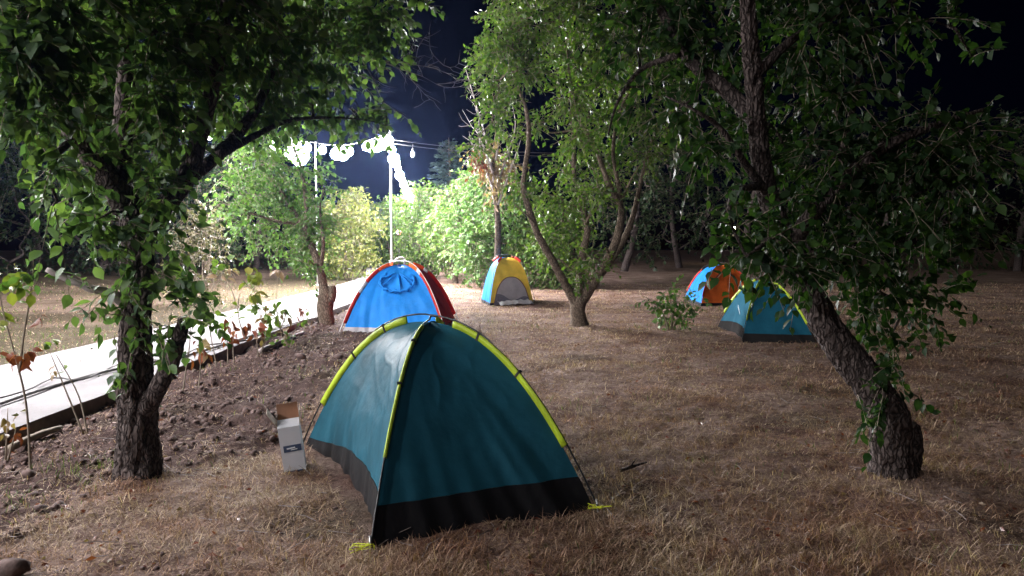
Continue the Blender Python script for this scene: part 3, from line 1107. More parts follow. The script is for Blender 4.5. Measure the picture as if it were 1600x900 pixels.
def dead_tree():
    rng = np.random.default_rng(71)
    d0 = 22.0
    x = gx(775, d0)
    root = thing("dead_tree", "half dead tree with rusty dry leaves and bare twigs poking into the night sky", "tree", (x, d0, 0))
    L = Local(root)
    mb = MB()
    p = [np.array([x, d0, -.1]), P(778, 350, d0), P(770, 270, d0), P(776, 200, d0)]
    mb.tube(p, [.12, .09, .06, .03], 9, .2, .3)
    L.part(mb, "trunk", M_bark2)
    mb = MB()
    for a in [[(772, 285), (760, 220), (740, 150), (727, 105)], [(770, 270), (750, 215), (735, 195)], [(775, 250), (783, 190), (793, 140)], [(772, 300), (752, 240), (748, 180)], [(778, 320), (800, 260), (815, 215)], [(770, 310), (790, 250), (805, 200), (800, 160)], [(765, 275), (748, 240), (740, 235)]]:
        pts = [P(u, v, d0 + rng.uniform(-.5, .5)) for u, v in a]
        mb.tube(pts, list(np.linspace(.035, .008, len(pts))), 6, .15, .05)
        for q in range(9):
            i = rng.integers(1, len(pts))
            st = pts[i] + rng.normal(0, .05, 3)
            dv = rng.normal(0, 1, 3) + np.array([-.3, 0, .6])
            dv /= np.linalg.norm(dv)
            mb.tube([st, st + dv * .3, st + dv * .55 + rng.normal(0, .08, 3)], [.009, .006, .003], 4, None)
    kind(L.part(mb, "bare_twigs", M_deadtwig), "stuff")
    C = [cl(px, py, rp, d0 + rng.uniform(-.4, .4), n) for px, py, rp, n in [(752, 235, 15, 16), (768, 245, 20, 24), (785, 255, 20, 20), (760, 265, 18, 18), (800, 262, 18, 16), (775, 285, 22, 20), (780, 225, 14, 8)]]
    add_foliage(root, L.o, C, rng, M_leaf_dry, .13, per_twig=6, twig_len=.45, droop=.9, twig_mat=M_deadtwig, twig_r=.006)
    C = [cl(px, py, rp, d0 - .3, n) for px, py, rp, n in [(746, 245, 9, 12), (748, 255, 7, 7), (788, 155, 7, 5)]]
    segs, LP, X, D, N, S = grow(C, None, rng, .13, per_twig=6, twig_len=.3, droop=.9)
    V, F = leaf_mesh_arrays(LP - L.o, X, D, N, S, LT4, LF4)
    o2 = kind(link("dry_foliage", np_mesh("dry_foliage", V, F, M_leaf_rust), root), "stuff")
    o2["label"] = "rust coloured withered leaves"


dead_tree()

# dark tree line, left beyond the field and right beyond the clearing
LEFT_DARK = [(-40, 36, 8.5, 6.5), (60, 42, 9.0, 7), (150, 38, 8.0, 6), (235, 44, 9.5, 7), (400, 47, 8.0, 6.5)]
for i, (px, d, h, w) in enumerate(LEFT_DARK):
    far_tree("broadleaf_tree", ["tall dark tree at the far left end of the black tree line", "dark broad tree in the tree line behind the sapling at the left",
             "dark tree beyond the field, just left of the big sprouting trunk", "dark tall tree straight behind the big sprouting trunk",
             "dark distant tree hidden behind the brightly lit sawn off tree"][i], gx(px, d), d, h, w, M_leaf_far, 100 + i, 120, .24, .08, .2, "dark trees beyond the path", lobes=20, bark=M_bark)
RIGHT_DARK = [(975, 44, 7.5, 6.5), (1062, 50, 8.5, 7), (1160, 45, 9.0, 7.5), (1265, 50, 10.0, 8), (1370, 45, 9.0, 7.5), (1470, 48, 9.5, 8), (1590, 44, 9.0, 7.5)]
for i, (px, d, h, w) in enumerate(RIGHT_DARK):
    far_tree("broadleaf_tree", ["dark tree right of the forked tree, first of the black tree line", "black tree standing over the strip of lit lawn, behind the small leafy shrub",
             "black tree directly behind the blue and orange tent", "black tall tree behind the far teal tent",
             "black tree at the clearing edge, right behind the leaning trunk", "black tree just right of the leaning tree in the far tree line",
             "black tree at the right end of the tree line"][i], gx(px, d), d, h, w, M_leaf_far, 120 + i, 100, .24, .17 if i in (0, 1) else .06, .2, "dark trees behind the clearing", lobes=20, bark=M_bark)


def leafy_shrub():
    rng = np.random.default_rng(81)
    b = GP(1048, 517)
    root = thing("shrub", "small leafy green shrub alone on the grass left of the far teal tent", "shrub", b)
    L = Local(root)
    d = b[1]
    skel = []
    for s in [[(1048, 518), (1050, 490), (1045, 455), (1040, 448)], [(1050, 518), (1060, 495), (1080, 475), (1092, 462)], [(1046, 518), (1036, 490), (1018, 470), (1004, 462)], [(1049, 518), (1054, 480), (1062, 458)]]:
        pts = [P(u, v, d + rng.uniform(-.15, .15)) for u, v in s]
        mb = MB()
        mb.tube(pts, list(np.linspace(.016, .005, len(pts))), 6, .08)
        L.part(mb, "stem", M_twig)
    C = [cl(px, py, rp, d + rng.uniform(-.2, .2), n) for px, py, rp, n in [(1045, 462, 18, 12), (1060, 475, 20, 14), (1035, 478, 18, 11), (1082, 478, 16, 9), (1012, 466, 12, 4), (1050, 498, 20, 13), (1068, 498, 16, 8), (1092, 468, 10, 3), (1042, 510, 12, 5)]]
    add_foliage(root, L.o, C, rng, M_leaf_bright, .095, per_twig=6, twig_len=.25, droop=.2, near=True)


leafy_shrub()


# ------------------------------------------------------------------ saplings and dry weeds at the kerb
def weed(label, stems, leaves, name="sapling", group="young saplings along the kerb"):
    """stems: polylines [(px, py)] from the ground up at depth d; leaves: (px, py, size, mat, curl)."""
    rng = np.random.default_rng(int(stems[0][0][0] * 7 + len(leaves)))
    b = GP(stems[0][0][0], stems[0][0][1])
    d = b[1]
    root = thing(name, label, "plant", b, group)
    L = Local(root)
    for s in stems:
        pts = [P(u, v, d) + np.array([0, rng.uniform(-.06, .06) if i else 0, 0]) for i, (u, v) in enumerate(s)]
        pts[0][2] -= .03
        mb = MB()
        r0 = .010 if len(s) > 2 else .007
        mb.tube(pts, list(np.linspace(r0, .003, len(pts))), 6, .06)
        L.part(mb, "stem", M_twig)
    for px, py, n, spread, sz, mat, droop in leaves:
        for q in range(int(n * 1.5 + .5)):
            p = P(px + rng.normal(0, spread), py + rng.normal(0, spread), d + rng.normal(0, .05))
            ld = rng.normal(0, 1, (1, 3)) + np.array([[0, 0, -droop]])
            X, D, N = frames(ld, rng)
            place_leaf(root, L.o, p, X[0], D[0], N[0], sz * rng.uniform(.75, 1.25) * (1.65 if d > 8 else 1.2), shared_leaf(mat, .25 if mat in (M_leaf_rust, M_leaf_dry) else 0.0))


weed("tall sapling at the left edge, green on top and hung with rust red leaves", [[(48, 742), (40, 640), (28, 570), (10, 480), (4, 440)], [(30, 575), (38, 520), (45, 440), (50, 395)]],
     [(20, 450, 16, 16, .075, M_leaf_yel, .1), (45, 435, 14, 16, .07, M_leaf_bright, .1), (10, 500, 6, 12, .07, M_leaf_yel, .3), (60, 492, 2, 3, .07, M_leaf_rust, 1.5), (15, 550, 6, 8, .07, M_leaf_rust, 1.2), (45, 556, 5, 6, .075, M_leaf_rust, 1.2)])
weed("pair of thin leaning stalks in front of the path, left of the big trunk", [[(138, 680), (118, 620), (92, 553)], [(130, 672), (105, 610), (78, 552)]],
     [(75, 540, 4, 8, .07, M_leaf_mid, .2), (85, 578, 4, 8, .05, M_leaf_dry, .8), (100, 572, 2, 5, .05, M_leaf_mid, .5)])
weed("slender sapling with pale narrow leaves right of the big trunk's stub", [[(340, 575), (333, 540), (325, 505)]],
     [(325, 497, 5, 8, .085, M_leaf_mid, -.2), (318, 505, 2, 4, .08, M_leaf, 1.0)])
weed("bare stalk with a few dark leaves next to the big trunk's stub", [[(284, 620), (288, 580), (296, 530), (298, 480)]],
     [(298, 482, 3, 6, .06, M_leaf, .6), (292, 555, 2, 4, .06, M_leaf, 1.2), (304, 535, 2, 4, .06, M_leaf_rust, 1.)])
weed("tall leaning sapling with two bright rust red leaves over the pale path", [[(392, 545), (378, 510), (368, 480), (360, 450), (345, 425), (335, 420)], [(372, 492), (372, 470), (376, 455)]],
     [(345, 415, 7, 9, .08, M_leaf_mid, .3), (355, 425, 5, 8, .08, M_leaf_dry, .5), (360, 500, 2, 3, .1, M_leaf_rust, 1.6), (386, 506, 2, 2, .11, M_leaf_rust, 1.6), (370, 512, 5, 8, .08, M_leaf_rust, 1.2), (372, 480, 6, 7, .08, M_leaf_mid, .6), (350, 510, 3, 4, .08, M_leaf_mid, 1.)])
weed("sapling with a drooping yellow green head between the trunk and the sawn off tree", [[(412, 540), (408, 505), (402, 470), (394, 430)]],
     [(393, 435, 12, 8, .10, M_leaf_yel, 1.0), (398, 460, 10, 7, .10, M_leaf_yel, 1.2), (402, 480, 5, 6, .09, M_leaf_mid, 1.0), (412, 495, 4, 6, .08, M_leaf_dry, 1.)])
weed("thin sapling of small drooping leaves nearest the sawn off tree", [[(442, 535), (436, 505), (432, 480), (432, 425)], [(438, 512), (446, 490), (452, 465)]],
     [(432, 425, 4, 5, .08, M_leaf_dry, .6), (434, 485, 9, 8, .085, M_leaf_mid, 1.), (420, 490, 7, 6, .085, M_leaf_mid, 1.), (446, 492, 4, 5, .08, M_leaf_dry, 1.), (424, 515, 6, 7, .08, M_leaf_mid, 1.)])
weed("short weedy clump with dry stalks at the kerb beside the tilled soil", [[(450, 545), (446, 525), (440, 512)], [(452, 545), (458, 528), (462, 515)]],
     [(450, 528, 10, 7, .06, M_leaf_mid, .2), (442, 520, 6, 5, .06, M_leaf_dry, .6)])
weed("short reddish dry stalk standing on the soil in front of the kerb", [[(366, 570), (365, 545), (366, 510)], [(356, 568), (355, 540), (354, 520)]],
     [(366, 525, 5, 6, .06, M_leaf_rust, 1.), (355, 530, 4, 5, .06, M_leaf_rust, 1.)])


weed("short forked stalk with rust red leaves, between leaning sapling and weedy clump", [[(404, 560), (402, 530), (398, 500)], [(406, 560), (412, 535), (416, 515)]],
     [(400, 515, 6, 7, .08, M_leaf_rust, 1.), (413, 525, 4, 5, .07, M_leaf_dry, 1.)])
weed("thin dry stalk with drooping brown leaves close beside the big trunk", [[(310, 608), (314, 570), (312, 530)]],
     [(312, 540, 6, 6, .07, M_leaf_dry, 1.), (314, 560, 3, 6, .07, M_leaf_rust, 1.2)])
weed("small reddish sapling at the kerb just left of the sawn off tree", [[(476, 522), (474, 498), (470, 478)]],
     [(472, 486, 7, 6, .075, M_leaf_rust, 1.), (474, 500, 4, 5, .07, M_leaf_mid, 1.)])
weed("low weed with dry brown leaves at the left picture edge below the kerb", [[(8, 722), (14, 680), (6, 640)], [(10, 722), (24, 690), (30, 668)]],
     [(12, 660, 5, 8, .06, M_leaf_dry, .8), (26, 680, 4, 6, .06, M_leaf_rust, 1.)])


# ------------------------------------------------------------------ tents
def tent(label, corners, H, panels, p=2.1, tub=.16, tub_mat=None, tub_curve=(0, 0, 0, 0), bow=(0, 0, 0, 0), sleeves=None, res=(40, 36), sag=.05,
         wrinkle=.018, clip_s=(), seed=1, fin=None, tub_rise=(1, 1, 1, 1), group="dome tents pitched on the dry grass", ropes=(), top_cap=None, pole_mat=None, sleeve_w=.05, pole_s0=0.0):
    """A dome tent: two crossing poles from four corners, four fabric panels, a tub floor round the foot."""
    cs = [np.array([c[0], c[1], 0.0]) for c in corners]
    centre = sum(cs) / 4
    root = thing("dome_tent", label, "tent", centre, group)
    L = Local(root)
    nu, ns = res
    fin = fin or (sleeve_w,) * 4

    def arc(i, s, off=0.0):
        c = cs[i % 4]
        q = c + (centre - c) * s
        z = H * (1 - (1 - s) ** p)
        if off:
            hd = (c - centre)
            hd = hd / np.linalg.norm(hd)
            # outward normal of the arc in its vertical plane
            R_ = np.linalg.norm(c - centre)
            dz = H * p * (1 - s) ** (p - 1)
            n = np.array([hd[0] * dz, hd[1] * dz, R_])
            n /= np.linalg.norm(n)
            return np.array([q[0], q[1], z]) + n * off
        return np.array([q[0], q[1], z])

    def s_of_z(z):
        return 1 - (1 - z / H) ** (1 / p)

    for i in range(4):
        pm = panels[i]
        mid = (cs[i] + cs[(i + 1) % 4]) / 2
        inward = centre - mid
        inward = inward / np.linalg.norm(inward)
        edge_len = np.linalg.norm(cs[i] - cs[(i + 1) % 4])

        def pt(u, s, i=i, inward=inward, edge_len=edge_len):
            a, b = arc(i, s), arc(i + 1, s)
            q = a * (1 - u) + b * u
            hump = 4 * u * (1 - u)
            q = q + inward * (sag * hump * math.sin(math.pi * min(1, s * 1.1)) + bow[i] * hump ** .8 * (1 - s) ** 3)
            q[2] -= .03 * hump * s
            # folds fanning out from the corners, and slack creases
            edge = min(1, 6 * min(u, 1 - u))
            w = max(0, 1 - s * 1.6) ** 1.5 * edge
            f1 = nz(u * edge_len * 4 + s * 4.5, s * 1.6, seed + i * 7)
            f2 = nz(u * edge_len * 11 + s * 8, s * 3.0, seed + 3 + i * 7)
            f3 = nz(u * 2.2, s * 4.5 + u * 2, seed + 5 + i * 3)
            cr = (1 - abs(nz(u * edge_len * 1.3 + s * 4.5, s * 3.0 - u * 2.5, seed + 9 + i)) * 2) ** 5 * .5
            q = q + inward * (wrinkle * (f1 * 1.5 * w + f2 * .7 * w + f3 * .8 * edge - max(0, cr) * .6 * edge))
            return q

        sb0 = s_of_z(tub)
        vs, vt = [], []
        us = [k / nu for k in range(nu + 1)]
        nt_ = 6
        for u in us:
            sb = sb0 * (1 + tub_curve[i] * 4 * u * (1 - u)) * (tub_rise[i] + (1 - tub_rise[i]) * smooth(0, .5, u))
            for k in range(ns + 1):
                s = sb + (1 - sb) * (k / ns)
                vs.append(pt(u, s))
            for k in range(nt_ + 1):
                q = pt(u, sb * k / nt_)
                q = q - inward * (.004 if 0 < k else 0.0)
                if k == 0:
                    q[2] = -.02
                vt.append(q)
        fs = [(a * (ns + 1) + k, (a + 1) * (ns + 1) + k, (a + 1) * (ns + 1) + k + 1, a * (ns + 1) + k + 1) for a in range(nu) for k in range(ns)]
        ft = [(a * (nt_ + 1) + k, (a + 1) * (nt_ + 1) + k, (a + 1) * (nt_ + 1) + k + 1, a * (nt_ + 1) + k + 1) for a in range(nu) for k in range(nt_)]
        mb = MB()
        mb.add(vs, fs)
        L.part(mb, "panel", pm)
        mb = MB()
        mb.add(vt, ft)
        L.part(mb, "tub_floor", tub_mat or M_tub)
    # poles (each runs over the top between opposite corners)
    for i in (0, 1):
        ss = [pole_s0 + (1 - pole_s0) * k / 40 for k in range(41)]
        pts = [arc(i, s, fin[i] + .006) for s in ss] + [arc(i + 2, s, fin[i + 2] + .006) for s in ss[::-1][1:]]
        for q in pts:
            q[2] = max(q[2], -.01) + (.012 * i if q[2] > H * .9 else 0)
        mb = MB()
        mb.tube(pts, [.006] * len(pts), 7)
        L.part(mb, "pole", pole_mat or M_pole)
    for i, segs in enumerate(sleeves or ()):
        for s0, s1, m in segs:
            vs, fs = [], []
            n = max(3, int((s1 - s0) * 40))
            hd = cs[i] - centre
            sd = np.array([-hd[1], hd[0], 0])
            sd /= np.linalg.norm(sd)
            for k in range(n + 1):
                s = s0 + (s1 - s0) * k / n
                wv = fin[i] * (.9 + .12 * nz(s * 9, i, seed))
                a, b = arc(i, s, -.004), arc(i, s, wv + .012)
                th = .0075
                vs += [a - sd * th, b - sd * th * 1.1, b + sd * th * 1.1, a + sd * th]
            for k in range(n):
                for q in range(4):
                    q2 = (q + 1) % 4
                    fs.append((k * 4 + q, k * 4 + 4 + q, k * 4 + 4 + q2, k * 4 + q2))
            fs += [(0, 1, 2, 3), (n * 4 + 3, n * 4 + 2, n * 4 + 1, n * 4)]
            mb = MB()
            mb.add(vs, fs)
            L.part(mb, "pole_sleeve", m)
        for s in clip_s:
            mb = MB()
            a, b = arc(i, s, -.012), arc(i, s, fin[i] + .02)
            t = arc(i, s + .02) - arc(i, s - .02)
            t /= np.linalg.norm(t)
            z = b - a
            hh = np.linalg.norm(z)
            z /= hh
            rot = Matrix((tuple(np.cross(t, z)), tuple(t), tuple(z))).transposed()
            mb.box((a + b) / 2, (.026, .014, hh), rot)
            L.part(mb, "clip", M_black, smooth=False)
    if top_cap:
        mb = MB()
        vs, fs = [], []
        n = 4
        for i in range(4):
            for k in range(n + 1):
                vs.append(arc(i, top_cap[0] + (1 - top_cap[0]) * k / n, .012))
        for i in range(4):
            for k in range(n):
                a, b = i * (n + 1) + k, ((i + 1) % 4) * (n + 1) + k
                fs.append((a, b, b + 1, a + 1))
        mb.add(vs, fs)
        L.part(mb, "top_cap", top_cap[1])
    rr = random.Random(seed)
    for i in ropes:
        # a neon guy cord dropped in a loose tangle at the corner
        mb = MB()
        c = cs[i]
        hd = (c - centre) / np.linalg.norm(c - centre)
        pts = [c + hd * .01 + (0, 0, .04)]
        for k in range(15):
            pts.append(c + hd * (.03 + .06 * rr.random()) + np.array([rr.uniform(-.09, .04), rr.uniform(-.05, .05), .012 + .03 * rr.random()]))
        mb.tube(pts, [.0028] * len(pts), 5, .02)
        L.part(mb, "guy_cord", M_cord)
        mb = MB()
        mb.tube([c + hd * .015 + (0, 0, .07), c + hd * .03 + (0, 0, -.03)], [.006, .005], 6)
        L.part(mb, "peg", M_silver)
    return root, L, arc, cs, centre


# nearest tent: corners near, right, back, left
cn, cr_, cl_ = GP(580, 856)[:2], GP(928, 797)[:2], GP(478, 697)[:2]
cb = cr_ + cl_ - cn
LIME = [(.17, .84, M_lime)]
T1 = tent("nearest large teal dome tent with lime trim and a black foot", [cn, cr_, cb, cl_], 1.06, [M_teal, M_teal, M_teal, M_teal], p=2.15, tub=.185,
          tub_rise=(1, 1, 1, .4), fin=(.008, .03, .03, .034), bow=(.02, .02, .02, .15), sleeves=[[(.2, .86, M_lime)], LIME, LIME, LIME], res=(80, 66), sag=.022, wrinkle=.019,
          clip_s=(.44, .68), seed=3, ropes=(0, 1), sleeve_w=.03)

# blue tent behind it
BLUE_C = [(-3.02, 13.6), (-1.15, 13.1), (-1.12, 15.4), (-3.05, 15.7)]
RED_SL = [(.06, .30, M_red), (.30, .42, M_white_fab), (.42, .62, M_red), (.62, .80, M_orange)]
RED_SR = [(.06, .36, M_red), (.36, .55, M_red), (.55, .62, M_white_fab), (.62, .80, M_orange)]
T2 = tent("bright blue dome tent with red and orange trim and a grey foot", BLUE_C, 1.2, [M_blue, M_red, M_blue, M_red], p=2.4, tub=.11, tub_mat=M_greytub,
          bow=(0, 0, 0, 0), sleeves=[RED_SL, RED_SR, RED_SR, RED_SL], res=(44, 36), sag=.05, wrinkle=.05, seed=12, sleeve_w=.06, pole_mat=M_whitepaint)


def ring_vent():
    """The gathered round window of the blue tent."""
    root, L, arc, cs, ce = T2
    mb = MB()
    pts, rad = [], []
    for k in range(41):
        a = R(150) + R(240) * k / 40
        u, s = .50 + .32 * math.cos(a), .49 + .16 * math.sin(a)
        q = arc(0, s) * (1 - u) + arc(1, s) * u
        q = q + np.array([.02, -.035, .0])
        pts.append(q)
        rad.append(.022 + .014 * math.sin(k * 2.3) + .006 * math.sin(k * 5.1))
    for i, q in enumerate(pts):
        q += np.array([0, -.012 * math.sin(i * 2.9), .012 * math.sin(i * 1.7)])
    mb.tube(pts, rad, 9)
    L.part(mb, "gathered_vent", M_blue)
    rng = random.Random(5)
    for k in (0, 2, 5, 7, 8):
        a = R(185 + 20 * k)
        f = MB()
        u0, s0 = .50 + .30 * math.cos(a), .49 + .145 * math.sin(a)
        u1, s1 = .50 + .05 * math.cos(a), .60 + .03 * math.sin(a)
        pp = []
        for t in (0, .5, 1):
            u, s = u0 + (u1 - u0) * t, s0 + (s1 - s0) * t
            q = arc(0, s) * (1 - u) + arc(1, s) * u
            pp.append(q + np.array([.0, -.005 + .03 * t * (1 - t), 0]))
        f.tube(pp, [.012, .02, .006], 7, .04)
        L.part(f, "vent_fold", M_blue)


ring_vent()

YEL_C = [(-.57, 19.6), (.56, 20.1), (.30, 21.7), (-.86, 21.3)]
SL = [(.50, .70, M_red)]
SLB = [(.50, .70, M_red)]
T3 = tent("yellow dome tent with a grey mesh door, a blue side and red corner tips", YEL_C, 1.22, [M_yellow, M_yellow, M_blue, M_blue], p=3.2, tub=.07, tub_mat=M_tub,
          sleeves=[SL, SLB, SL, SLB], res=(26, 30), sag=.02, wrinkle=.035, seed=21, sleeve_w=.06)


def mesh_door():
    root, L, arc, cs, ce = T3
    a0, b0 = cs[0], cs[1]

    def q(u, s, off):
        p_ = arc(0, s) * (1 - u) + arc(1, s) * u
        n = np.cross(b0 - a0, np.array([0, 0, 1.0]))
        n /= np.linalg.norm(n)
        return p_ + n * off
    # find s for height, door outline is a D
    H, p = 1.22, 3.2
    vs, fs = [], []
    N = 16
    for k in range(N + 1):
        x = -1 + 2 * k / N
        ztop = .72 * (1 - abs(x) ** 2.6) ** .45 if abs(x) < 1 else 0.0
        for j in range(9):
            z = .02 + max(.0, ztop - .02) * j / 8
            s = 1 - (1 - z / H) ** (1 / p)
            u = .5 + .42 * x * (1 - .0 * z)
            vs.append(q(u, s, .03))
    for k in range(N):
        for j in range(8):
            fs.append((k * 9 + j, (k + 1) * 9 + j, (k + 1) * 9 + j + 1, k * 9 + j + 1))
    mb = MB()
    mb.add(vs, fs)
    d = L.part(mb, "mesh_door", M_mesh)
    mb = MB()
    pts = [vs[k * 9 + 8] for k in range(N + 1)]
    mb.tube(pts, [.012] * len(pts), 6)
    L.part(mb, "zip", simple("zip_brown", (.16, .07, .04), .6), d)
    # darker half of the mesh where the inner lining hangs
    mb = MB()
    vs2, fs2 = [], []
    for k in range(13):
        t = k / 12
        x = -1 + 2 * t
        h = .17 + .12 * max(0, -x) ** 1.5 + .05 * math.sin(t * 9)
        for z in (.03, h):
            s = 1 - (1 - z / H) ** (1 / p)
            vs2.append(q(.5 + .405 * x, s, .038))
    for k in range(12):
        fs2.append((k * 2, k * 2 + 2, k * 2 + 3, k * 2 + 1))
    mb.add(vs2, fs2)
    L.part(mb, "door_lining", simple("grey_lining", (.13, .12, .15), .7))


mesh_door()

mat_rng = random.Random(3)
mb = MB()
vs, fs = [], []
for i in range(15):
    for j in range(6):
        t, w = i / 14, j / 5
        a = np.array([-.33, 19.42]) + (np.array([.52, 19.95]) - np.array([-.33, 19.42])) * t
        vs.append((a[0] + .10 * (w - .5), a[1] - .28 * w + .05, .03 + .09 * abs(nz(t * 9, w * 4, 2)) + .07 * (1 - w) + mat_rng.uniform(0, .02)))
for i in range(14):
    for j in range(5):
        a = i * 6 + j
        fs.append((a, a + 6, a + 7, a + 1))
mb.add(vs, fs)
tag(mb.build("sleeping_mat", M_silver, None, smooth=False, origin=(0, 19.5, 0)), "crumpled silver foil mat lying in the doorway of the yellow tent", "mat")

OR_C = [(4.86, 19.7), (6.35, 19.9), (6.5, 21.6), (4.92, 21.9)]
T4 = tent("blue and orange dome tent half hidden at the dark edge of the clearing", OR_C, 1.02, [M_orange, M_blue, M_orange, M_blue], p=2.5, tub=.06, tub_mat=M_tub,
          sleeves=[[(.1, .5, M_red)]] * 4, res=(24, 24), sag=.02, wrinkle=.045, seed=33, sleeve_w=.04)


def orange_door():
    root, L, arc, cs, ce = T4
    mb = MB()
    pts = []
    for k in range(13):
        t = k / 12
        u = .15 + .62 * t
        s = .12 + .40 * math.sin(math.pi * (.12 + .75 * t)) ** .8
        pts.append(arc(0, s) * (1 - u) + arc(1, s) * u + np.array([0, -.03, 0]))
    mb.tube(pts, [.018] * len(pts), 6, .05)
    L.part(mb, "zip", simple("zip_dark_red", (.20, .03, .02), .6))


orange_door()

TE_C = [GP(1160, 534)[:2], GP(1275, 537)[:2], None, GP(1121, 511)[:2]]
TE_C[2] = TE_C[1] + TE_C[3] - TE_C[0]
T5 = tent("smaller far teal dome tent with lime trim beside the leaning trunk", TE_C, .96, [M_teal2, M_teal2, M_teal2, M_teal2], p=1.9, tub=.13, tub_mat=M_tub2,
          tub_curve=(0, 0, 0, .5), bow=(0, 0, 0, .12), sleeves=[[(.2, .86, M_lime)], LIME, LIME, LIME], res=(30, 26), sag=.03, wrinkle=.02, clip_s=(), seed=44, sleeve_w=.035)


def tent_logo():
    root, L, arc, cs, ce = T5
    mb = MB()
    n = np.cross(np.array([0, 0, 1.0]), cs[3] - cs[0])
    n /= np.linalg.norm(n)
    if n.dot(cs[0] - ce) < 0:
        n = -n

    def q(u, s):
        return arc(3, s) * (1 - u) + arc(0, s) * u + n * .02
    for k in range(6):
        u0 = .50 + .035 * k
        h = (.045, .03, .03, .04, .03, .03)[k]
        a, b = q(u0, .30 - .012 * k), q(u0 + .026, .30 - .012 * k - .01)
        c_, d_ = b + np.array([0, 0, h]), a + np.array([0, 0, h])
        off = n * .002
        mb.add([a, b, c_, d_, a + off, b + off, c_ + off, d_ + off], [(0, 1, 2, 3), (4, 5, 6, 7), (0, 1, 5, 4), (1, 2, 6, 5), (2, 3, 7, 6), (3, 0, 4, 7)])
    L.part(mb, "logo", M_print, smooth=False)


tent_logo()


# ------------------------------------------------------------------ carton leaning beside the nearest tent
def carton():
    b = GP(458, 735)
    root = thing("cardboard_box", "tall white carton with a blue band and open brown flaps beside the nearest tent", "box", (b[0], b[1] + .06, 0))
    root.rotation_euler = (R(6), R(-7), R(14))
    W, Dp, H, t = .15, .13, .33, .004

    def part(name, m, boxes, parent=root, **k):
        mb = MB()
        for c, s, rot in boxes:
            mb.box(c, s, rot)
        o = mb.build(name, m, None, smooth=False)
        o.parent = parent
        return o
    body = part("body", M_carton, [((0, -Dp / 2, H / 2), (W, t, H), None), ((-W / 2 + t / 2, 0, H / 2), (t, Dp - t, H), None), ((W / 2 - t / 2, 0, H / 2), (t, Dp - t, H), None)])
    part("back_wall", M_kraft, [((0, Dp / 2, H / 2), (W, t, H), None), ((0, 0, .004), (W - 2 * t, Dp - t, t), None)])
    lab = part("label", M_label, [((.005, -Dp / 2 - t / 2 - .0015, .175), (W * .80, .002, .048), None)])
    part("print", M_print, [((-.005, -Dp / 2 - t / 2 - .004, .178), (W * .38, .002, .009), Matrix.Rotation(R(-3), 3, 'Y')), ((.015, -Dp / 2 - t / 2 - .004, .166), (W * .3, .002, .005), Matrix.Rotation(R(-3), 3, 'Y'))], lab)
    part("label", M_label, [((.004, -Dp / 2 - t / 2 - .0015, .006), (W * .8, .002, .010), None)])
    # front flap folded over the top, back and side flaps standing open
    rx = Matrix.Rotation
    part("flap", M_carton, [((0, -Dp / 2 + .043, H + .016), (W, .094, t), rx(R(20), 3, 'X'))])
    part("flap", M_kraft, [((0, Dp / 2 + .012, H + .065), (W * .96, t, .13), rx(R(-12), 3, 'X'))])
    part("flap", M_kraft_l, [((-W / 2 - .028, .015, H + .055), (t, Dp * .9, .13), rx(R(-28), 3, 'Y'))])
    part("flap", M_kraft_l, [((W / 2 + .006, .02, H + .05), (t, Dp * .8, .11), rx(R(6), 3, 'Y'))])


carton()


# ------------------------------------------------------------------ light poles and bulb strings
def light_pole(label, x, y, h, hook=False, r=.034):
    root = thing("light_pole", label, "light pole", (x, y, 0), "white poles carrying the bulb strings")
    L = Local(root)
    mb = MB()
    mb.tube([(x, y, -.05), (x, y, h)], [r, r * .88], 12)
    L.part(mb, "shaft", M_whitepaint)
    mb = MB()
    mb.tube([(x, y, h), (x, y, h + .02), (x, y, h + .06)], [.045, .045, .02], 10)
    L.part(mb, "cap", M_black)
    mb = MB()
    mb.box((x, y, .13), (.22, .22, .02))
    L.part(mb, "base_plate", M_whitepaint, smooth=False)
    if hook:
        mb = MB()
        mb.tube([(x, y, .98), (x, y, 1.06)], [.07, .07], 12)
        c = L.part(mb, "clamp", M_whitepaint)
        mb = MB()
        mb.tube([np.array(q) for q in ((x + .05, y, 1.02), (x + .15, y, 1.10), (x + .30, y, 1.16), (x + .40, y, 1.10), (x + .41, y, .95), (x + .41, y, .85))], [.03, .03, .03, .035, .04, .045], 9, .05)
        L.part(mb, "bracket_arm", M_hose)
    return np.array([x, y, h])


PT1 = light_pole("white light pole rising behind the blue tent, with a bent dark bracket low down", gx(612, 24) + .0, 24, 5.05, True)
PT2 = light_pole("white light pole beyond the path, behind the brightly lit sawn off tree", -6.85, 27, 5.1, r=.02)
PT3 = light_pole("white light pole far down the path under the last bulbs", -6.1, 47, 4.6)
PT4 = np.array([-7.2, 8.0, 3.9])
light_pole("white light pole across the path at the near left, outside the big trunk", *PT4)
PT5 = np.array([-6.6, -8.0, 3.7])
light_pole("white light pole across the path behind the viewer", *PT5)


bulb_mb = MB()
bulb_mb.ball((0, 0, 0), .14, 10, 7, 1.0)  # oversized globe, its size stands in for bloom round the lamp
bulb_mesh = None


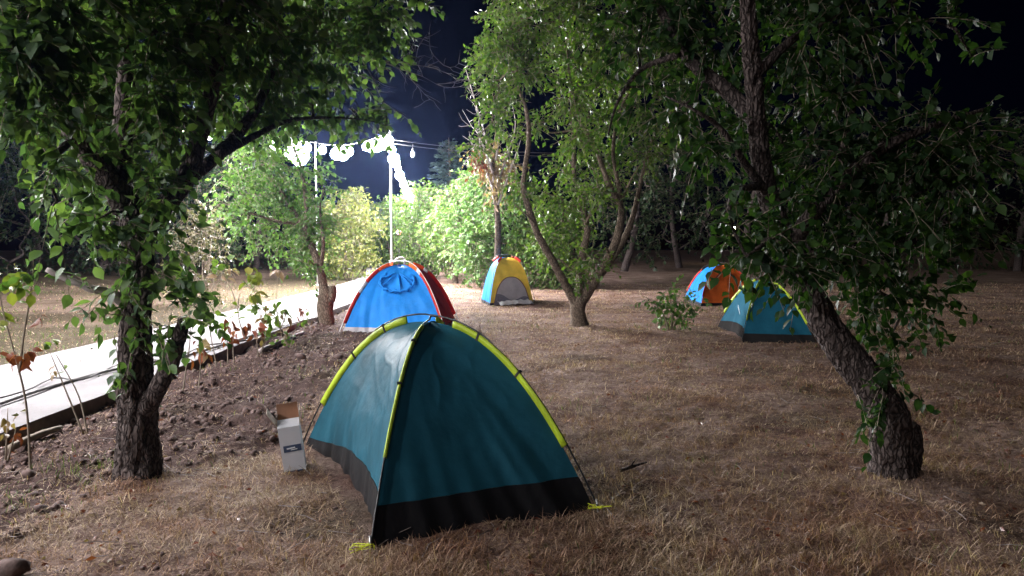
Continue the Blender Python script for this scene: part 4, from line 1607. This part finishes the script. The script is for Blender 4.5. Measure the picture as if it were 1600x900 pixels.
def bulb_string(label, a, b, sag, ts, group="bulb strings along the path"):
    global bulb_mesh
    root = thing("string_light", label, "string lights", a, group)
    L = Local(root)
    a, b = np.asarray(a), np.asarray(b)

    def at(t):
        q = a + (b - a) * t
        q = q - np.array([0, 0, sag * 4 * t * (1 - t)])
        return q
    mb = MB()
    n = 24
    mb.tube([at(k / n) for k in range(n + 1)], [.008] * (n + 1), 5)
    L.part(mb, "cable", M_cable)
    if bulb_mesh is None:
        o = bulb_mb.build("bulb", M_bulb, root)
        bulb_mesh = o.data
        first = o
    else:
        first = None
    sock = MB()
    sock.tube([(0, 0, .13), (0, 0, .21)], [.035, .025], 8)
    sme = None
    for t in ts:
        t, sc_ = t if isinstance(t, tuple) else (t, 1.0)     # globe size varied to imitate lamp bloom
        q = at(t) - np.array([0, 0, .21 * sc_]) - L.o
        if first is not None:
            o, first = first, None
        else:
            o = bpy.data.objects.new("bulb", bulb_mesh)
            COL.objects.link(o)
            o.parent = root
        o.location = tuple(q)
        o.scale = (sc_,) * 3
        if sme is None:
            s = sock.build("socket", M_socket, o)
            sme = s.data
        else:
            s = bpy.data.objects.new("socket", sme)
            COL.objects.link(s)
            s.parent = o
    return root


bulb_string("lit bulb string crossing the path from the white pole towards the far side", PT1, PT2, .22, [(.03, 1.15), (.09, 1.3), (.16, 1.3), (.23, 1.2), (.30, .9), (.53, 1.1), (.61, 1.5), (.70, 1.4), (.90, 1.0)])
bulb_string("lit bulb string running away down the path to the far end", PT1 - (0, 0, .25), PT3, .30, [(.03, .9), (.08, 1.35), (.15, 1.0), (.21, .8), (.27, 1.2), (.36, .9), (.44, 1.1), (.52, .8), (.60, 1.2), (.69, 1.5), (.78, 1.4), (.88, 1.5), (.96, 1.2)])
bulb_string("lit bulb string coming forward along the far edge of the path behind the leaves", PT2, PT4, .25, [(.05, .9), (.10, 2.2), (.145, 1.7), (.23, .9), (.32, .8), (.40, .8), (.48, .85), (.56, .85), (.64, .85), (.72, .85), (.80, .85), (.88, .9), (.96, .9)])
bulb_string("lit bulb string along the path at the near left, continuing past the viewer", PT4, PT5, .25, [.08, .21, .34, .50])


def overhead_line():
    root = thing("overhead_cable", "pair of unlit overhead wires stretching right from the white pole", "cable", PT1)
    L = Local(root)
    for dz, z2 in ((.0, 0), (-.12, -.1)):
        a = PT1 + np.array([0, 0, -.05 + dz - .2])
        b = np.array([9.5, 33.0, 6.0 + z2])
        mb = MB()
        mb.tube([a + (b - a) * t - np.array([0, 0, .5 * 4 * t * (1 - t)]) for t in [k / 20 for k in range(21)]], [.008] * 21, 5)
        L.part(mb, "wire", M_hose)
    q = P(645, 241, 24.6)
    r2 = thing("hanging_bulb", "single pale hanging lamp dangling from the overhead wires right of the white pole", "lamp", q)
    L2 = Local(r2)
    mb = MB()
    mb.ball(q, .07, 10, 8, 1.6)
    L2.part(mb, "bulb", emis("unlit_bulb_glow", (.8, .9, 1.0), .9))  # bulb is unlit, its paleness is put in as faint emission
    mb = MB()
    mb.tube([q + (0, 0, .1), q + (0, 0, .2)], [.03, .025], 8)
    mb.tube([q + (0, 0, .2), q + (0, 0, .32)], [.006, .006], 5)
    L2.part(mb, "socket", M_socket)


overhead_line()


def red_lantern():
    q = P(623, 363, 40)
    root = thing("red_lantern", "small red lamp glowing low in the bushes just right of the white pole", "lamp", (q[0], q[1], 0))
    L = Local(root)
    mb = MB()
    mb.tube([(q[0], q[1], -.05), (q[0], q[1], q[2] - .12)], [.03, .025], 8)
    L.part(mb, "post", M_cable)
    mb = MB()
    mb.ball(q, .13, 12, 8, 1.1)
    L.part(mb, "globe", emis("red_glow", (1.0, .06, .18), 6.0))
    mb = MB()
    mb.tube([(q[0], q[1], q[2] - .15), (q[0], q[1], q[2] - .10)], [.06, .08], 10)
    L.part(mb, "collar", M_black)


red_lantern()


def garden_lamp():
    x, y = gx(1145, 60), 60
    root = thing("garden_lamp", "distant globe lamp hidden by black trees, lighting a strip of lawn", "lamp", (x, y, 0))
    L = Local(root)
    mb = MB()
    mb.tube([(x, y, -.05), (x, y, 2.6)], [.05, .04], 9)
    L.part(mb, "post", M_cable)
    mb = MB()
    mb.ball((x, y, 2.75), .15, 10, 8)
    L.part(mb, "globe", emis("globe_glow", (1.0, .9, .55), 120.0))


garden_lamp()


# ------------------------------------------------------------------ cable lying along the path edge
def hose(label, pts, r, mat, twist=None):
    mb = MB()
    mb.tube(pts, [r] * len(pts), 8, .12)
    o = mb.build("power_cable", mat, None, origin=pts[0])
    return tag(o, label, "cable", "cables lying on the path")


def on_path(px, py):
    q = GP(px, py, .14)
    return q


hose("thick grey cable running along the path near its raised edge", [on_path(*q) + (0, 0, .0 + .008 * (i % 2)) for i, q in enumerate([(-60, 652), (40, 618), (100, 598), (180, 578), (280, 558), (330, 545), (400, 522), (460, 505), (505, 494)])], .018, M_hose)
hose("thin dark cable winding beside the thick grey one on the path", [on_path(*q) + (0, 0, .012) for q in [(-60, 640), (40, 612), (85, 592), (130, 594), (200, 566), (270, 562), (320, 541), (380, 534), (440, 512), (512, 490)]], .009, M_cable)

# a length of timber at the foot of the kerb
mb = MB()
a, b = GP(406, 548, .04), GP(474, 520, .05)
mb.tube([a, (a + b) / 2 + (0, 0, .01), b], [.035, .035, .03], 7, .1, .2)
tag(mb.build("plank", M_deadtwig, None, origin=a), "long pale stick lying on soil at the foot of the kerb", "stick")
mb = MB()
a, b = GP(15, 700, .05), GP(95, 668, .06)
mb.tube([a, (a + b) / 2 + (0, 0, .01), b], [.028, .03, .024], 7, .05, .2)
tag(mb.build("stick", M_twig, None, origin=a), "short brown stick lying under the kerb at the left edge", "stick")
mb = MB()
pts = [GP(*q, .03) for q in ((970, 735), (985, 730), (1010, 722))]
mb.tube(pts, [.012, .011, .006], 6, .05, .1)
mb.tube([pts[1], pts[1] + (.05, .05, .05)], [.007, .003], 5)
tag(mb.build("stick", M_bark, None, origin=pts[0]), "dark fallen twig on grass right of the nearest tent", "stick")


# ------------------------------------------------------------------ soil clods
def clods():
    rng = np.random.default_rng(91)
    base = []
    for i in range(6):
        u = rng.normal(0, 1, (26, 3))
        u /= np.linalg.norm(u, axis=1, keepdims=True)
        base.append(u)
    # lumpy low-poly clod: an octasphere with jitter
    mb = MB()
    mb.ball((0, 0, 0), 1, 6, 4, .7)
    BV, BF = np.array(mb.v), mb.f
    tri = []
    for f in BF:
        tri.append(f[:3])
        if len(f) == 4:
            tri.append((f[0], f[2], f[3]))
    tri = np.array(tri)
    pos, size = [], []
    while len(pos) < 13000:
        y = 3.0 + 15 * rng.random() ** 1.5
        x = rng.uniform(-4.0, -.9)
        s = soil_amount(x, y)
        if rng.random() < s:
            r = .004 + .028 * rng.random() ** 7
            pos.append((x, y, ground_z(x, y) + r * .05))
            size.append(r)
        elif rng.random() < .02:
            pos.append((x, y, ground_z(x, y)))
            size.append(.008 + .012 * rng.random())
    pos, size = np.array(pos), np.array(size)
    n, k = len(pos), len(BV)
    jit = 1 + rng.normal(0, .34, (n, k, 1))
    sc = size[:, None, None] * rng.uniform(.7, 1.4, (n, 1, 3))
    V = pos[:, None, :] + BV[None] * jit * sc
    F = tri[None] + (np.arange(n) * k)[:, None, None]
    kind(link("soil_clods", np_mesh("soil_clods", V.reshape(-1, 3), F.reshape(-1, 3), M_clod)), "stuff")
    return BV, tri


BV, BT = clods()
rngc = np.random.default_rng(5)
for i, (px, py, r, lb) in enumerate([(470, 558, .075, "large dark soil clod on the tilled strip, left of the blue tent's foot"), (529, 559, .06, "dark soil clod just left of the nearest tent's lime pole"),
                                     (488, 620, .035, "small dark clod on the soil above the white carton"), (20, 893, .075, "dark lump of earth in the bottom left corner")]):
    q = GP(px, py, .03)
    V = BV * (1 + rngc.normal(0, .16, (len(BV), 1))) * r * np.array([1.1, 1, .9])
    tag(link("soil_clod", np_mesh("soil_clod", V, BT, M_clod, True), None, q + (0, 0, r * .2)), lb, "soil clod", "clods of earth on the soil")


# ------------------------------------------------------------------ grass
def poly_in(px, py, poly):
    ins = np.zeros(len(px), bool)
    j = len(poly) - 1
    for i in range(len(poly)):
        xi, yi = poly[i]
        xj, yj = poly[j]
        c = ((yi > py) != (yj > py)) & (px < (xj - xi) * (py - yi) / (yj - yi + 1e-12) + xi)
        ins ^= c
        j = i
    return ins


def vnoise(x, y, seed):
    """cheap smooth value noise, vectorised"""
    xi, yi = np.floor(x).astype(int), np.floor(y).astype(int)
    fx, fy = x - xi, y - yi
    fx, fy = fx * fx * (3 - 2 * fx), fy * fy * (3 - 2 * fy)

    def h(a, b):
        v = np.sin(a * 127.1 + b * 311.7 + seed * 74.7) * 43758.5453
        return v - np.floor(v)
    return (h(xi, yi) * (1 - fx) + h(xi + 1, yi) * fx) * (1 - fy) + (h(xi, yi + 1) * (1 - fx) + h(xi + 1, yi + 1) * fx) * fy


def grass(name, n, mat, seed, ymin, ymax, hmin, hmax, width, lie, region, power=1.0):
    rng = np.random.default_rng(seed)
    y = ymin * (ymax / ymin) ** rng.random(n)
    half = y * (800 / FPX) * 1.08 + .3
    x = rng.uniform(-1, 1, n) * half
    keep = region(x, y, rng.random(n))
    x, y = x[keep], y[keep]
    n = len(x)
    z = np.array([ground_z(a, b) for a, b in zip(x, y)])
    a = rng.uniform(0, 2 * math.pi, n) + 2.0 * vnoise(x * 1.5, y * 1.5, 3)
    tilt = np.clip(rng.normal(lie, .35, n), .05, 1.52)
    patch = .55 + .9 * vnoise(x * 2.2, y * 2.2, 7)
    ln = rng.uniform(hmin, hmax, n) * patch
    w = width * rng.uniform(.6, 1.4, n) * np.maximum(1, y / 6)
    dh = np.stack([np.cos(a), np.sin(a), np.zeros(n)], 1)
    sd = np.stack([-np.sin(a), np.cos(a), np.zeros(n)], 1)
    up = np.array([0, 0, 1.0])
    p0 = np.stack([x, y, z - .004], 1)
    mid = p0 + (dh * np.sin(tilt * .9)[:, None] + up * np.cos(tilt * .9)[:, None]) * (ln * .55)[:, None]
    tip = mid + (dh * np.sin(np.minimum(1.75, tilt * 1.25))[:, None] + up * np.cos(np.minimum(1.75, tilt * 1.25))[:, None]) * (ln * .45)[:, None]
    V = np.stack([p0 - sd * (w / 2)[:, None], p0 + sd * (w / 2)[:, None], mid + sd * (w * .4)[:, None], mid - sd * (w * .4)[:, None], tip], 1)
    o = (np.arange(n) * 5)[:, None]
    F = np.concatenate([o + np.array([[0, 1, 2]]), o + np.array([[0, 2, 3]]), o + np.array([[3, 2, 4]])], 0)
    kind(link(name, np_mesh(name, V.reshape(-1, 3), F, mat)), "stuff")


TENT_POLYS = [[cn, cr_, cb, cl_], BLUE_C, YEL_C, OR_C, TE_C]


def soil_vec(x, y):
    return np.array([soil_amount(a, b) for a, b in zip(x, y)])


def off_tents(x, y):
    k = np.ones(len(x), bool)
    for p_ in TENT_POLYS:
        c = np.mean(np.array([list(q) for q in p_]), axis=0)
        k &= ~poly_in(x, y, [c + (np.array(q) - c) * .99 for q in p_])
    return k


def straw_region(x, y, r):
    c = np.where(y < 28, -5.1, -5.1)
    onpath = (x > X_L - .02) & (x < X_R + .06)
    s = soil_vec(x, y)
    dens = .22 + 1.0 * vnoise(x * 1.1, y * 1.1, 5) * (.35 + 1.2 * vnoise(x * 5, y * 5, 6))
    dens = np.where(x < X_L, dens * .15, dens)
    return (~onpath) & off_tents(x, y) & (r < dens * (1 - .72 * s))


def green_region(x, y, r):
    onpath = (x > X_L - .02) & (x < X_R + .06)
    s = soil_vec(x, y)
    d = np.where(x < X_L, .28 * (vnoise(x * .8, y * .8, 15) > .35), .10 * np.clip(vnoise(x * 1.3, y * 1.3, 12) * 3 - 1.6, 0, 1) + .04 * (x > 3))
    # a green tuft at the left foot of the big trunk
    d = np.maximum(d, .9 * np.exp(-(((x + 2.95) / .25) ** 2 + ((y - 5.35) / .3) ** 2)))
    d = np.maximum(d, .25 * np.exp(-(((x + 3.2) / .5) ** 2 + ((y - 4.6) / .5) ** 2)))
    return (~onpath) & off_tents(x, y) & (r < d)


grass("dry_grass", 760000, M_straw, 201, 2.7, 30, .03, .095, .0036, 1.38, straw_region)
grass("green_grass", 90000, M_greenblade, 202, 2.7, 34, .04, .10, .0045, .7, green_region)


def tuft_region(x, y, r):
    d = np.zeros(len(x))
    for cx, cy, rad in [(-2.42, 5.2, .16), (-2.75, 5.15, .2), (2.55, 5.2, .25), (2.9, 5.3, .2), (.6, 4.5, .25), (-2.5, 4.9, .3), (1.35, 14.9, .4), (-1.9, 5.0, .15), (1.5, 3.6, .4), (-.3, 3.6, .3), (2.2, 3.3, .5)]:
        d = np.maximum(d, np.exp(-(((x - cx) / rad) ** 2 + ((y - cy) / rad) ** 2)))
    return off_tents(x, y) & (r < d * .8)


grass("tall_dry_grass", 110000, M_straw, 203, 2.7, 16, .05, .13, .0034, .95, tuft_region)

def litter():
    rng = np.random.default_rng(303)
    for nm, n, mat, sz in (("leaf_litter", 1500, M_leaf_rust, .045), ("leaf_litter", 1300, M_leaf_dry, .04)):
        y = 2.7 * (18 / 2.7) ** rng.random(n)
        x = rng.uniform(-1, 1, n) * (y * .7 + .3)
        k = (x > X_R + .05) & off_tents(x, y)
        x, y = x[k], y[k]
        z = np.array([ground_z(a, b) for a, b in zip(x, y)]) + .008
        d = rng.normal(0, 1, (len(x), 3)) * np.array([1, 1, .25])
        X, D, N = frames(d, rng)
        V, F = leaf_mesh_arrays(np.stack([x, y, z], 1), X, D, N, sz * rng.uniform(.5, 1.3, len(x)), LT4, LF4, .8)
        kind(link(nm, np_mesh(nm, V, F, mat)), "stuff")
    # a few fallen leaves on the path
    n = 130
    y = 5 + 20 * rng.random(n) ** 1.3
    x = X_R - .05 - 2.0 * rng.random(n) ** 1.6
    d = rng.normal(0, 1, (n, 3)) * np.array([1, 1, .15])
    X, D, N = frames(d, rng)
    V, F = leaf_mesh_arrays(np.stack([x, y, np.full(n, .135)], 1), X, D, N, .06 * rng.uniform(.4, 1.3, n), LT4, LF4, .8)
    kind(link("leaf_litter", np_mesh("leaf_litter", V, F, M_leaf_olive)), "stuff")
    n = 420
    y = 2.7 * (16 / 2.7) ** rng.random(n)
    x = rng.uniform(-1, 1, n) * (y * .7 + .3)
    k = (x > X_R + .05) & off_tents(x, y)
    x, y = x[k], y[k]
    z = np.array([ground_z(a, b) for a, b in zip(x, y)]) + .006
    a = rng.uniform(0, 6.28, len(x))
    ln = rng.uniform(.05, .22, len(x))
    p = np.stack([x, y, z], 1)
    d = np.stack([np.cos(a), np.sin(a), rng.normal(.05, .12, len(x))], 1) * ln[:, None]
    segs = np.stack([p, p + d * .5 + rng.normal(0, .008, p.shape), p + d], 1)
    segs[:, :, 2] = np.maximum(segs[:, :, 2], z[:, None])
    V, F = thin_tubes(segs, .0035, .0015)
    kind(link("twig_litter", np_mesh("twig_litter", V, F, M_deadtwig, True)), "stuff")


litter()

# ------------------------------------------------------------------ night air
mb = MB()
mb.box((0, 45, 6.0), (310, 240, 15.0))
hz_m = bpy.data.materials.new("night_haze")
hz_m.use_nodes = True
hn = hz_m.node_tree
hn.nodes.remove(hn.nodes["Principled BSDF"])
pv = hn.nodes.new("ShaderNodeVolumePrincipled")
pv.inputs["Color"].default_value = (.30, .45, 1.0, 1)
pv.inputs["Density"].default_value = HAZE_DENSITY
pv.inputs["Anisotropy"].default_value = .85
hn.links.new(pv.outputs[0], hn.nodes["Material Output"].inputs["Volume"])
if HAZE_DENSITY > 0:
    kind(mb.build("haze", hz_m, None, smooth=False), "stuff")
